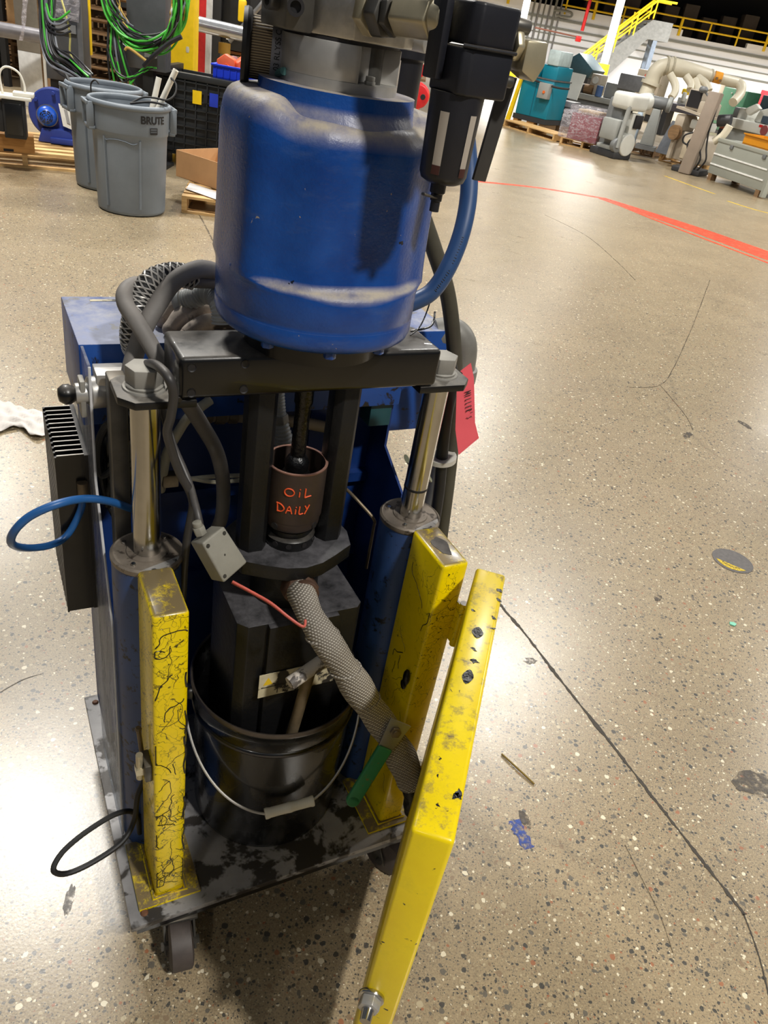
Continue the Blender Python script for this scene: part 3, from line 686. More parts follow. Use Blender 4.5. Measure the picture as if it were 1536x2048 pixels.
obj('cup_rim', [lathe([(.0468,1.0185), (.0512,1.0185), (.0512,1.0205), (.0468,1.0205)], 56, (UC,VC,0), close=True)], M_COPPER, cup)
for a in (-2.55, -1.0): obj('cup_hole', [lathe([(.0,.0), (.005,.0), (.0062,-.001), (.0062,.0015), (.0,.0015)], 14, (UC+.0475*math.cos(a), VC+.0475*math.sin(a), .912), (math.cos(a), math.sin(a), 0))], M_INK, cup)
def scribe(strokes, z0, a0, sc, rad, m, parent):
    """handwriting: strokes in letter units, laid on the cup wall"""
    for st_ in strokes:
        pts = []
        for x, y in st_:
            a = a0+x*sc/rad; pts.append((UC+rad*math.cos(a), VC+rad*math.sin(a), z0+y*sc))
        obj('painted_stroke', [tube(pts, .0012, 6, 4)], m, parent)
def circ_stroke(cx, cy, rx, ry): return [(cx+rx*math.cos(a), cy+ry*math.sin(a)) for a in [2*PI*i/14+.6 for i in range(15)]]
OIL = [circ_stroke(.5,.5,.48,.42), [(1.5,.08),(1.52,.62)], [(1.53,.92),(1.56,.98)], [(2.1,1.0),(2.08,.06),(2.2,.03),(2.75,.12)]]
DAILY = [[(.1,.98),(.16,.02)], [(.0,.95),(.5,.9),(.85,.5),(.6,.1),(.1,.02)], [(1.05,.0),(1.35,.85),(1.65,.02)], [(1.15,.35),(1.58,.36)], [(2.0,.02),(2.02,.55)], [(2.03,.8),(2.06,.86)], [(2.4,.9),(2.38,.05),(2.8,.1)], [(2.95,.95),(3.15,.55)], [(3.4,1.0),(2.95,.0)]]
AF = math.atan2(-.80-VC, -.113-UC)
scribe(OIL, .9785, AF-.32+.02, .0165, .0512, M_ORANGEINK, cup)
scribe(DAILY, .946, AF-.55+.02, .0165, .0512, M_ORANGEINK, cup)
obj('cup_base', [lathe([(.0,.862), (.043,.862), (.0435,.866), (.0435,.880), (.040,.883), (.036,.884), (.036,.889), (.040,.891), (.040,.897), (.0,.899)], 48, (UC,VC,0))], M_BLACK, cup)
for a in (-2.5,-1.95,-1.3,-.7): obj('base_hole', [lathe([(.0,.0), (.004,.0), (.005,-.001), (.005,.001), (.0,.001)], 12, (UC+.0435*math.cos(a), VC+.0435*math.sin(a), .873), (math.cos(a), math.sin(a), 0))], M_INK, cup)
obj('pump_shaft', [lathe([(.0,.925), (.019,.925), (.021,.975), (.024,.980), (.024,.995), (.019,1.003), (.020,1.018), (.016,1.026), (.0125,1.03), (.0125,1.12), (.015,1.125), (.015,1.167), (.0,1.167)], 24, (UC,VC,0))], M_GUNK, CART)
obj('pump_neck', [lathe([(.062,.748), (.062,.76), (.060,.775), (.060,.82), (.064,.834), (.0,.834)], 40, (UC,VC,0))], M_PUMP, CART)
blockp = obj('pump_block', [prism([(.212,.137), (.228,.120), (.432,.120), (.444,.132), (.444,.285), (.432,.297), (.226,.297), (.212,.283)], .21, .752)], M_PUMP, CART, .002)
obj('block_nose', [prism([(.262,.752), (.392,.752), (.402,.700), (.402,.30), (.262,.30)], .108, .121, 'y')], M_PUMP, blockp, .002)
lab = obj('warning_label', [slab([(.250,.1065,.588), (.398,.1065,.588), (.398,.1065,.645), (.250,.1065,.645)], .001)], M_LABEL, blockp)
obj('warning_triangle', [prism([(.258,.618), (.276,.618), (.267,.636)], .1050, .1056, 'y')], M_WARN, lab)
obj('label_rule', [prism([(.2545,.611), (.30,.611), (.30,.6125), (.2545,.6125)], .1050, .1056, 'y'), prism([(.2855,.592), (.287,.592), (.287,.641), (.2855,.641)], .1050, .1056, 'y')], M_INK, lab)
# insulated outlet hose
obj('outlet_boss', [hexa((.320,.150,.806), (.317,.118,.812), .032, .2), cyl((.317,.118,.812), (.316,.104,.814), .027, n=24)], mat('rusty_fitting', (86,62,48), .6, .3, .4, 30), CART, .003)
INS = [(0.318,0.140,0.809),(0.312,0.100,0.816),(0.311,0.060,0.810),(0.322,0.030,0.792),(0.342,0.010,0.761),(0.370,0.000,0.713),(0.399,-0.010,0.662),(0.430,-0.020,0.611),(0.461,-0.030,0.558),(0.492,-0.040,0.494),(0.516,-0.050,0.436)]
def lumps(L, t): return 1+.075*math.sin(L*58)+.05*math.sin(L*27+1)-.14*max(0, .18-t)/.18+.20*t
hose = obj('insulated_hose', [tube(INS, .0235, 22, 10, lumps)], M_WEAVE, CART, ang=70, label='grey woven insulating sleeve over the outlet hose')
for s in (.30, .46, .60, .74):
    i = int(s*(len(INS)-1)); a = Vector(INS[i]); b = Vector(INS[i+1]); d = (b-a).normalized(); x, y = frame_of(d); c = a.lerp(b, s*(len(INS)-1)-i)
    obj('wrap_edge', [tube([tuple(c+(x*math.cos(t)+y*math.sin(t))*.0250+d*(.012*math.sin(t))) for t in [2*PI*k/20 for k in range(21)]], .0019, 6, 2)], M_WEAVE, hose)
obj('hose_tip', [tube([(.510,-.047,.452), (.524,-.052,.415), (.530,-.056,.380), (.533,-.060,.345)], .020, 16, 6, lambda L, t: 1.15-.25*t+.06*math.sin(L*160))], M_GUNK, hose)
# ball valve lever with green grip
V0 = Vector((.446,-.058,.612)); V1 = Vector((.371,-.082,.478)); dv = (V1-V0).normalized(); nv = Vector((-.35,-.92,.25)); nv = (nv-dv*nv.dot(dv)).normalized(); sv = dv.cross(nv)
def bar(s0, s1, w0, w1, th, off=0.0): return [tuple(V0+dv*s+sv*w+nv*(off+h)) for h in (-th/2, th/2) for s, w in ((s0,-w0), (s0,w0), (s1,w1), (s1,-w1))], [(0,1,2,3), (7,6,5,4), (0,4,5,1), (1,5,6,2), (2,6,7,3), (3,7,4,0)]
lev = obj('valve_lever', [bar(-.020,.040,.021,.013,.004)], M_GALV, CART, .001)
obj('lever_grip', [bar(.034,.150,.0135,.0125,.011), cyl(V0+dv*.150-nv*.0055, V0+dv*.150+nv*.0055, .0126, n=20)], M_GREENV, lev, .003, 3)
obj('lever_bolt', [hexa(V0-nv*.004, V0+nv*.008, .0105), cyl(V0+nv*.008, V0+nv*.012, .006, n=14)], M_BRASS, lev, .001)
obj('valve_stem', [cyl(V0-nv*.034, V0, .008, n=14)], M_BRASS, lev)
# T-handled scraper standing in the pail is its own thing further down; junction box on its cable
A, B, Cc, D_ = [Vector(p) for p in ((0.131, 0.075, 0.979), (0.170, 0.100, 0.986), (0.205, 0.085, 0.923), (0.162, 0.060, 0.911))]
of = Vector((0.123, 0.105, 0.961))-A; of2 = of*1.15
def lid(p, k): return p+of2*k
V = [tuple(p) for p in (A,B,Cc,D_)]+[tuple(p+of2) for p in (A,B,Cc,D_)]
jb = obj('junction_box', [(V, [(0,1,2,3), (7,6,5,4), (0,4,5,1), (1,5,6,2), (2,6,7,3), (3,7,4,0)])], M_BOX, CART, .0035, 3)
nb = (B-A).cross(D_-A).normalized()
if nb.y > 0: nb = -nb
for i, j in ((.13,.12), (.87,.12), (.13,.88), (.87,.88), (.5,.5)):
    p = A+(B-A)*i+(D_-A)*j; obj('lid_screw', [cyl(p-nb*.001, p+nb*.0012, .0032, n=12), cyl(p+nb*.0012, p+nb*.0016, .0018, n=8)], M_STEELD, jb)
gp = Vector((0.136, 0.100, 0.977)); obj('cable_gland', [hexa(gp, gp+Vector((-.004,.003,.012)), .0095), cyl(gp+Vector((-.004,.003,.012)), gp+Vector((-.006,.004,.02)), .007, n=12)], M_BOX, jb, .001)
obj('red_wire', [tube([(0.185,0.092,0.884),(0.210,0.072,0.874),(0.233,0.046,0.868),(0.256,0.022,0.853),(0.275,0.008,0.842),(0.282,0.018,0.845)], .0022, 8), tube([(0.185,0.095,0.880),(0.210,0.076,0.870),(0.233,0.050,0.864),(0.256,0.026,0.850),(0.275,0.012,0.838),(0.284,0.020,0.838)], .002, 8)], M_REDW, jb)
# cabinet behind
cab = obj('cabinet_head', [box(.015, .600, .385, .600, 1.015, 1.155)], M_CAB, CART, .002, label='blue sheet metal cabinet behind the rams')
obj('cabinet_back', [box(.030, .598, .470, .600, .160, 1.016)], M_CABSHADE, cab)
obj('side_panel', [prism([(.400,1.016), (.400,.915), (.300,.860), (.300,.160), (.470,.160), (.470,1.016)], .592, .597, 'x')], M_CABSHADE, cab)
obj('inner_rail', [box(.09,.592,.452,.470,.80,.822), box(.09,.592,.452,.470,.60,.62)], M_CABSHADE, cab)
obj('inner_post', [box(.44,.475,.44,.47,.16,1.016)], M_CABSHADE, cab)
obj('top_label', [box(.060,.150,.575,.583,1.155,1.1558)], M_LABEL, cab)
obj('side_box', [box(.605,.715,.430,.600,.93,1.148)], M_CAB, CART, .004)
obj('teal_terminal', [box(.545,.592,.395,.44,.965,1.03)], mat('teal_terminal_block', (30,78,84), .5), cab, .002)
M_CAP = mat('grey_cast_elbow', (132,130,124), .5, .3, .15, 20)
el = obj('conduit_elbow', [tube([(.700,.46,1.13), (.735,.45,1.135), (.757,.44,1.11), (.762,.437,1.06)], .030, 20, 6)], M_CAP, CART)
obj('elbow_collar', [cyl((.762,.437,1.065), (.763,.437,1.035), .036, n=24), cyl((.763,.437,1.03), (.764,.437,1.005), .034, n=8)], M_CAP, el, .002)
obj('conduit', [cyl((.764,.437,1.01), (.764,.437,.17), .018, n=18)], M_PIPE, CART)
obj('foam_flap', [tube([(.600,.32,.93), (.622,.315,.905), (.640,.31,.90), (.655,.312,.885)], .016, 10, 5, None, .3)], mat('clear_tape_flap', (150,152,128), .3), cab)
# clear side guard, heat sink, valve block
ac = obj('clear_guard', [prism([(.312,1.153), (.312,.955), (.205,.74), (.200,.162), (.430,.162), (.485,.79), (.560,1.07), (.575,1.153)], .018, .022, 'x')], M_ACRYL, CART, label='scuffed clear plastic side guard')
obj('guard_edge', [tube([(.0205,.312,1.15), (.0205,.312,.955), (.0205,.205,.74), (.0205,.200,.165)], .0022, 6, 1)], mat('bright_plastic_edge', (214,214,216), .4), ac)
obj('warning_sticker', [slab([(.0165,.46,1.02), (.0165,.50,1.02), (.0165,.50,1.09), (.0165,.46,1.09)], -.0006)], M_WARN, ac)
hs = obj('heat_sink', [box(.012,.020,.375,.565,.632,.965)], M_BLACK, CART, label='black finned heat sink on the cart side')
fm = mesh_of('fin', [box(-.034,.012,-.0018,.0018,.632,.965), box(-.034,-.031,-.0045,.0018,.632,.965)]); fm.materials.append(M_BLACK)
for i in range(12): obj('fin', None, None, hs, mesh=fm, loc=(0, .379+i*.0162, 0))
em = mesh_of('fin_edge', [box(-.030,.012,-.0014,.0014,.9652,.9662)]); em.materials.append(mat('pale_fin_edge', (170,166,160), .4, .5))  # paler strip along the top edge of each fin
for i in range(12): obj('fin_edge', None, None, hs, mesh=em, loc=(0, .379+i*.0162, 0))
vb = obj('side_valve', [cyl((.000,.330,1.100), (.020,.330,1.100), .016, n=20), cyl((.020,.330,1.100), (.058,.335,1.100), .025, n=26), box(.030,.075,.315,.36,1.110,1.135), cyl((.058,.335,1.10), (.064,.335,1.10), .028, n=26)], M_STEEL, CART, .002)
obj('valve_knob', [lathe([(.0,.0), (.010,.0), (.012,.004), (.0155,.010), (.0155,.018), (.010,.0255), (.0,.027)], 24, (.002,.330,1.100), (-1,-.1,0))], M_BLACK, vb, ang=60)
obj('valve_stem', [box(.006,.014,.316,.344,1.065,1.125)], M_BOLT, vb, .002)
obj('push_fitting', [cyl((.075,.30,1.075), (.052,.305,1.06), .011, n=16)], M_RUB, vb); obj('push_fitting', [cyl((.066,.305,1.06), (.066,.305,1.03), .0105, n=16), ball((.066,.303,1.065), .010, 12)], M_RUB, vb)
M_RING = mat('red_release_ring', (210,70,62), .45)
obj('release_ring', [cyl((.0535,.305,1.061), (.0495,.306,1.058), .0085, n=16)], M_RING, vb); obj('release_ring', [cyl((.066,.305,1.032), (.066,.305,1.028), .0085, n=16)], M_RING, vb)
obj('lower_fitting', [cyl((.010,.49,.86), (.010,.49,.82), .0085, n=14), box(.003,.017,.483,.497,.842,.852), cyl((.0,.49,.853), (.02,.49,.853), .006, n=12)], M_BRASS, CART)
obj('solenoid_block', [box(.045,.09,.36,.44,.90,1.00), box(.05,.085,.345,.36,.92,.95), box(.05,.085,.345,.36,.96,.985)], M_BLACK, CART, .003)
obj('bracket_channel', [box(.040,.066,.262,.300,.40,1.15)], M_STEELD, CART, .003)

# hoses and cables of the cart
HS = {
'hoseA':[(0.267,0.420,1.251),(0.236,0.400,1.264),(0.193,0.360,1.283),(0.151,0.340,1.271),(0.123,0.330,1.238),(0.104,0.320,1.211),(0.092,0.320,1.180),(0.079,0.310,1.144),(0.075,0.310,1.103),(0.082,0.340,1.035),(0.089,0.360,0.947)],
'hoseB':[(0.127,0.400,1.242),(0.099,0.370,1.254),(0.081,0.350,1.249),(0.078,0.330,1.238),(0.088,0.300,1.222),(0.101,0.285,1.199),(0.115,0.272,1.172),(0.135,0.272,1.135),(0.160,0.280,1.095),(0.184,0.290,1.053),(0.212,0.300,0.998),(0.228,0.310,0.941),(0.235,0.320,0.882),(0.235,0.330,0.831),(0.224,0.340,0.786)],
'braid':[(0.185,0.370,1.266),(0.152,0.360,1.274),(0.121,0.355,1.265),(0.103,0.350,1.242),(0.092,0.340,1.217),(0.088,0.345,1.187),(0.093,0.360,1.157)],
'braidtail':[(0.175,0.370,1.266),(0.199,0.380,1.259),(0.237,0.400,1.252),(0.276,0.420,1.243)],
'flexA':[(0.191,0.440,1.205),(0.203,0.430,1.213),(0.218,0.420,1.224),(0.231,0.400,1.226),(0.234,0.380,1.216),(0.235,0.372,1.19)],
'flexB':[(0.325,0.340,1.083),(0.330,0.340,1.059),(0.336,0.340,1.029),(0.343,0.335,0.997),(0.350,0.330,0.963),(0.359,0.330,0.925)],
'thinA':[(0.085,0.250,1.178),(0.089,0.190,1.206),(0.096,0.142,1.211),(0.103,0.136,1.187),(0.101,0.142,1.150),(0.098,0.150,1.122),(0.108,0.158,1.081),(0.119,0.160,1.046),(0.134,0.162,1.012),(0.141,0.170,0.982),(0.139,0.175,0.950),(0.136,0.180,0.913),(0.134,0.185,0.860),(0.133,0.19,0.780)],
'thinB':[(0.106,0.240,1.135),(0.115,0.230,1.089),(0.120,0.205,1.065),(0.129,0.185,1.040),(0.135,0.165,1.020),(0.136,0.140,1.006),(0.137,0.122,0.993),(0.139,0.110,0.972)],
'white':[(0.222,0.380,1.051),(0.198,0.370,1.040),(0.178,0.360,1.029),(0.161,0.360,1.000),(0.147,0.370,0.960),(0.142,0.380,0.914),(0.142,0.400,0.865)],
'beige':[(0.228,0.400,1.010),(0.274,0.400,1.006),(0.321,0.400,0.999),(0.381,0.400,0.988),(0.448,0.410,0.967),(0.508,0.420,0.945)],
'twinA':[(0.150,0.380,0.903),(0.190,0.380,0.896),(0.236,0.380,0.895),(0.303,0.380,0.890)],
'twinB':[(0.150,0.380,0.900),(0.189,0.375,0.899),(0.235,0.375,0.886),(0.303,0.380,0.881)],
'bluehose':[(0.562,0.280,1.530),(0.570,0.260,1.479),(0.568,0.240,1.434),(0.555,0.220,1.387),(0.537,0.210,1.340),(0.515,0.210,1.301),(0.480,0.215,1.280)],
'greyhose':[(0.503,0.360,1.475),(0.537,0.360,1.418),(0.565,0.360,1.376),(0.604,0.360,1.315),(0.640,0.360,1.254),(0.667,0.360,1.188),(0.690,0.355,1.109),(0.707,0.350,1.036),(0.715,0.345,0.959),(0.725,0.340,0.865),(0.733,0.335,0.766),(0.742,0.330,0.644),(0.755,0.330,0.523),(.75,.36,.35),(.70,.42,.20)],
'darkhose':[(0.650,0.330,1.14),(0.667,0.320,1.095),(0.671,0.320,1.021),(0.680,0.320,0.941),(0.694,0.320,0.844),(0.702,0.320,0.741),(0.709,0.320,0.615),(.71,.34,.40),(.69,.40,.20)],
'blueloop':[(0.099,0.290,0.896),(0.067,0.260,0.926),(0.031,0.240,0.958),(-0.007,0.220,0.981),(-0.047,0.200,0.990),(-0.085,0.200,0.974),(-0.108,0.210,0.943),(-0.112,0.240,0.901),(-0.091,0.300,0.846),(-0.054,0.345,0.813),(-0.025,0.365,0.815),(0.0,0.37,0.86),(0.006,0.372,0.895)],
'blackloop':[(0.072,0.170,0.441),(0.062,0.160,0.384),(0.044,0.150,0.345),(0.034,0.140,0.285),(0.008,0.120,0.258),(-0.045,0.100,0.253),(-0.094,0.090,0.256),(-0.116,0.090,0.279),(-0.097,0.110,0.295),(-0.051,0.130,0.307),(0.006,0.150,0.306),(0.040,0.160,0.275),(.048,.166,.20)],
'wl1':[(0.058,0.300,1.068),(0.043,0.320,1.048),(0.032,0.330,1.017),(0.029,0.340,0.975),(0.033,0.340,0.946),(0.049,0.330,0.961),(0.061,0.320,0.997),(0.065,0.310,1.034)],
'wl2':[(0.065,0.320,0.978),(0.057,0.330,0.954),(0.047,0.340,0.919),(0.044,0.360,0.871)],
'wl3':[(0.035,0.360,0.967),(0.038,0.370,0.917),(0.046,0.380,0.869),(0.058,0.360,0.838)],
'oldwire':[(0.469,0.360,0.874),(0.476,0.300,0.879),(0.492,0.270,0.865),(0.510,0.250,0.844),(0.523,0.268,0.806),(.53,.28,.70)],
}
obj('grey_hose', [tube(HS['hoseA'], .0135, 16)], M_HOSE, CART); obj('grey_hose', [tube(HS['hoseB'], .0125, 16)], M_HOSE, CART)
br = obj('braided_hose', [tube(HS['braid'], .0165, 18)], M_RUB, CART)
Q = smooth_pts(HS['braid'], 10); dl = [0.0]
for i in range(1, len(Q)): dl.append(dl[-1]+(Q[i]-Q[i-1]).length)
def helix(ph, sgn, r=.0172, pitch=.040):
    pts = []; x = None
    for i in range(len(Q)):
        d = (Q[min(i+1, len(Q)-1)]-Q[max(i-1, 0)]).normalized()
        if x is None: x, _ = frame_of(d)
        x = (x-d*x.dot(d)).normalized(); y = d.cross(x); a = ph+sgn*2*PI*dl[i]/pitch
        pts.append(tuple(Q[i]+(x*math.cos(a)+y*math.sin(a))*r))
    return tube(pts, .0014, 5, 2)
for k in range(5): obj('braid_wire', [helix(k*2*PI/5, 1), helix(k*2*PI/5, -1)], M_WIRE, br)
obj('grey_hose', [tube(HS['braidtail'], .0125, 14)], M_HOSE, CART)
M_FLEX = mat('light_grey_flex', (176,178,176), .45, 0, .1)
fl = obj('corrugated_conduit', [tube(HS['flexA'], .0165, 18, 22, lambda L, t: 1+.09*math.sin(L*1250))], M_FLEX, CART, ang=80)
obj('conduit_mouth', [lathe([(.010,.0), (.017,.0), (.0185,.004), (.0185,.010), (.013,.010)], 18, (.186,.443,1.203), (-.8,.45,-.35))], M_FLEX, fl)
fb = obj('strain_relief', [tube([(0.352,0.330,0.945),(0.347,0.333,0.975),(0.343,0.335,0.997),(0.338,0.338,1.02)], .020, 18, 20, lambda L, t: (1.05-.42*t)*(1+.08*math.sin(L*900)))], M_FLEX, CART, ang=80)
obj('relief_nut', [hexa((.338,.338,1.02), (.335,.340,1.036), .0155)], M_BOLT, fb, .002)
obj('relief_spring', [tube([(.335,.340,1.036), (.331,.340,1.06), (.327,.340,1.09)], .0105, 16, 24, lambda L, t: 1+.15*math.sin(L*1000))], M_FLEX, fb, ang=80)
obj('black_cable', [tube(HS['thinA'], .0066, 12)], M_CABLE, CART); obj('black_cable', [tube(HS['thinB'], .0058, 12)], M_CABLE, CART)
obj('white_tubing', [tube(HS['white'], .0085, 12)], M_CREAM, CART)
bg = obj('brass_coupling', [hexa((.215,.40,1.011), (.232,.40,1.010), .014), hexa((.236,.40,1.010), (.256,.40,1.008), .0165, .3), hexa((.260,.40,1.008), (.278,.40,1.006), .015)], M_BRASS, CART, .002)
obj('beige_hose', [tube(HS['beige'], .0115, 12)], mat('dusty_beige_hose', (150,136,112), .6, 0, .15), CART)
obj('beige_cable', [tube(HS['twinA'], .0042, 8)], M_CREAM, CART); obj('beige_cable', [tube(HS['twinB'], .0042, 8)], M_CREAM, CART)
obj('cable_clip', [box(.140,.168,.372,.392,.885,.910)], M_BRASS, CART, .002)
bh = obj('blue_hose', [tube(HS['bluehose'], .0135, 16)], M_BHOSE2, CART)
hq = smooth_pts(HS['bluehose'][3:6], 14); eye = Vector((-.6,-1.0,.15)).normalized()
for k in range(2, 26, 1):
    if k in (13, 14): continue
    dd = (hq[k+1]-hq[k]).normalized(); nn = (eye-dd*eye.dot(dd)).normalized(); tt_ = dd.cross(nn); pc = hq[k]+nn*.0133-tt_*.003; hh = .0011+.0006*((k*5) % 3)
    obj('print_mark', [tube([tuple(pc-tt_*hh), tuple(pc+tt_*hh)], .0005, 4, 1)], M_INK, bh); obj('grey_hose', [tube(HS['greyhose'], .0145, 16)], M_HOSE2, CART)
dk = obj('black_hose', [tube(HS['darkhose'], .0125, 14)], M_RUB, CART)
obj('cable_tie', [cyl((.684,.328,.925), (.685,.328,.915), .033, n=24)], mat('clear_cable_tie', (190,186,176), .4), dk)
obj('blue_air_line', [tube(HS['blueloop'], .0062, 12, 8)], M_BHOSE, CART)
obj('air_line_fitting', [cyl((.006,.372,.888), (.006,.372,.915), .009, n=14)], M_BRASS, CART)
obj('pigtail_cable', [tube(HS['blackloop'], .0052, 10, 8)], M_RUB, CART)
for k in ('wl1', 'wl2', 'wl3'): obj('black_tube', [tube(HS[k], .0065, 10)], M_RUB, CART)
obj('brown_wire', [tube(HS['oldwire'], .0032, 8)], M_BRASS, CART)
obj('blue_fitting_tube', [cyl((.446,.30,.82), (.446,.30,.90), .011, n=14)], M_BHOSE, CART)
obj('hex_coupling', [hexa((.446,.30,.80), (.446,.30,.82), .0155), hexa((.446,.30,.775), (.446,.30,.798), .014, .3)], M_ZINC, CART, .002)
obj('frayed_cord', [tube([(.423,.30,1.10), (.46,.27,1.117), (.495,.25,1.131), (.53,.235,1.145)], .003, 7, 6, lambda L, t: .8+.9*t+.35*math.sin(L*420))], M_GUNK, CART)
obj('thin_thread', [tube([(.545,.25,1.30), (.530,.235,1.262), (.512,.22,1.240), (.495,.215,1.229)], .0012, 5), tube([(.500,.225,1.232), (.530,.215,1.244), (.545,.235,1.26)], .0018, 5)], M_GUNK, CART)

# ------------------------------------------------------------ things on and around the cart (cart frame turned into the room)
def L2W(u, v, z=0.0):
    c, s = math.cos(YAW), math.sin(YAW); return (-.321+u*c-v*s, .742+u*s+v*c, z)
pail = thing('pail', 'glossy black steel pail standing on the deck under the pump', 'pail', L2W(.330, .217, .1605), YAW)
obj('body', [lathe([(.0,.004), (.146,.004), (.149,.0), (.151,.002), (.153,.012), (.158,.22), (.160,.300), (.1635,.302), (.1645,.306), (.1635,.310), (.161,.312), (.163,.352), (.1665,.356), (.1685,.362), (.1675,.368), (.164,.370), (.161,.366), (.159,.30), (.150,.008), (.0,.008)], 72)], M_BUCKET, pail, ang=50)
obj('rim', [lathe([(.1625,.366), (.1640,.3705), (.1672,.3715), (.1690,.3665), (.1685,.362)], 72, close=True)], mat('worn_pail_rim', (92,84,78), .35, .6, .2, 40), pail, ang=60)
obj('bead', [lathe([(.1632,.3025), (.1652,.306), (.1632,.3098), (.161,.306)], 72, close=True)], mat('scuffed_pail_bead', (64,60,58), .4, .3, .2, 40), pail, ang=60)
ea = 2.90
for s, a in ((1, ea), (2, ea+PI)):
    e = Vector((math.cos(a), math.sin(a), 0)); p = e*.163+Vector((0,0,.318))
    obj('bail_ear', [cyl(p, p+e*.012, .017, .014, 18), cyl(p+e*.012, p+e*.018, .008, n=12)], M_GALV, pail, .001)
E1 = Vector((math.cos(ea), math.sin(ea), 0))*.178+Vector((0,0,.318)); E2 = Vector((math.cos(ea+PI), math.sin(ea+PI), 0))*.178+Vector((0,0,.318))
fwd = Vector((math.sin(ea), -math.cos(ea), 0)); 
if fwd.y > 0: fwd = -fwd
pts = []
for i in range(25):
    t = PI*i/24; pts.append(tuple((E1+E2)/2+(E1-E2)/2*math.cos(t)+fwd*(.182*math.sin(t))+Vector((0,0,-.160*math.sin(t)))))
bail = obj('bail', [tube(pts, .0026, 8, 2)], M_WIRE, pail)
i0 = 11; ga, gb = Vector(pts[i0]), Vector(pts[15]); gd = (gb-ga).normalized()
obj('bail_grip', [lathe([(.0,.0), (.0105,.0), (.0112,.004), (.0100,.010), (.0098,.044), (.0108,.047), (.0108,.052), (.0098,.055), (.0100,.090), (.0112,.095), (.0105,.098), (.0,.098)], 20, ga+(gb-ga)*.0, gd)], M_WHT, pail, ang=50)
obj('sealant_in_pail', [lathe([(.0,.225), (.07,.232), (.12,.222), (.158,.234), (.157,.20), (.0,.20)], 40)], M_GUNK, pail)
for a, r in ((-2.3,.10), (-1.75,.135), (-.9,.14), (-1.95,.115)): obj('sealant_skin', [xf(tube([(-.018,0,0), (0,.004,.006), (.018,.002,.002)], .008, 8, 4, None, .5), (r*math.cos(a), r*math.sin(a), .236), (0,0,a))], mat('grey_skin', (150,144,136), .6), pail)
# T-handle scraper leaning in the pail
tl = thing('scraper_tool', 'dirty steel T-handle scraper with a white tube grip leaning in the pail', 'hand tool', L2W(.30, .08, .385), YAW)
o = Vector((.30, .08, .385))
obj('shaft', [tube([tuple(Vector((.303,.078,.42))-o), tuple(Vector((.318,.075,.55))-o), tuple(Vector((.330,.072,.665))-o)], .0105, 12, 4)], M_BRASS, tl)
obj('grip', [cyl(Vector((.283,.050,.671))-o, Vector((.350,.068,.690))-o, .0125, .0125, 20)], mat('stained_white_tube', (196,188,178), .5, 0, .1, 20, spots=.6, spotcol=(92,86,82), sscale=34), tl, .0015)
obj('grip_core', [cyl(Vector((.345,.067,.688))-o, Vector((.392,.082,.678))-o, .0105, .0105, 16)], M_PUMP, tl)
# glove on the cabinet
gl = thing('work_glove', 'dirty grey leather work glove lying on the blue cabinet, fingers to the left', 'glove', L2W(.225, .455, 1.156), YAW)
o = Vector((.225, .455, 1.156))
def G(*p): return [tuple(Vector(q)-o) for q in p]
fing = [([(.262,.500,1.176),(.225,.520,1.182),(.190,.520,1.180),(.165,.505,1.168)], .0145), ([(.262,.470,1.180),(.222,.478,1.190),(.185,.470,1.188),(.155,.452,1.168)], .0155), ([(.262,.440,1.178),(.225,.440,1.188),(.188,.428,1.186),(.160,.412,1.166)], .015), ([(.268,.412,1.174),(.235,.405,1.182),(.205,.397,1.180),(.182,.390,1.166)], .0135)]
palm = obj('palm', [tube(G((.345,.440,1.170),(.315,.448,1.176),(.285,.456,1.180),(.255,.462,1.180)), .044, 20, 6, lambda L, t: .85+.15*math.sin(t*3), .42)], M_GLOVE, gl, ang=70)
for p, r in fing: obj('finger', [tube(G(*p), r, 14, 6, lambda L, t: 1.0-.22*max(0, t-.75)*4*.6+.05*math.sin(L*160)), ball(G(p[-1])[0], r*.86, 12)], M_GLOVE, gl, ang=70)
obj('thumb', [tube(G((.300,.500,1.172),(.292,.535,1.180),(.270,.555,1.178),(.245,.562,1.170)), .0145, 14, 6), ball(G((.245,.562,1.170))[0], .0135, 12)], M_GLOVE, gl, ang=70)
obj('cuff', [tube(G((.335,.442,1.172),(.362,.436,1.172),(.385,.430,1.170)), .047, 20, 4, lambda L, t: .86+.16*t, .40)], M_GLOVE, gl, ang=70)
# red card tag
tg = thing('card_tag', 'coral red card tag with a handwritten word hanging by the right ram', 'tag', L2W(.62, .262, 1.0), YAW)
o = Vector((.62,.262,1.0))
T = [(0.634, 0.262, 1.135), (0.658, 0.262, 1.155), (0.672, 0.262, 1.126), (0.699, 0.262, 1.032), (0.717, 0.262, 0.997), (0.679, 0.262, 0.963), (0.658, 0.262, 1.020), (0.645, 0.262, 1.083)]
P3 = [Vector(t)-o for t in T]
g = slab([(0,0,0)]*3, .0) if False else None
V = [tuple(p) for p in P3]+[tuple(p+Vector((.0006,.0014,0))) for p in P3]; n = len(P3)
obj('card', [(V, [tuple(range(n)), tuple(range(2*n-1, n-1, -1))]+[(i, (i+1) % n, n+(i+1) % n, n+i) for i in range(n)])], M_TAG, tg)
obj('tie', [tube([tuple(Vector((0.643, 0.260, 1.136))-o), tuple(Vector((0.632, 0.256, 1.143))-o), tuple(Vector((0.626, 0.256, 1.142))-o), tuple(Vector((0.631, 0.270, 1.127))-o)], .0012, 6)], M_INK, tg)
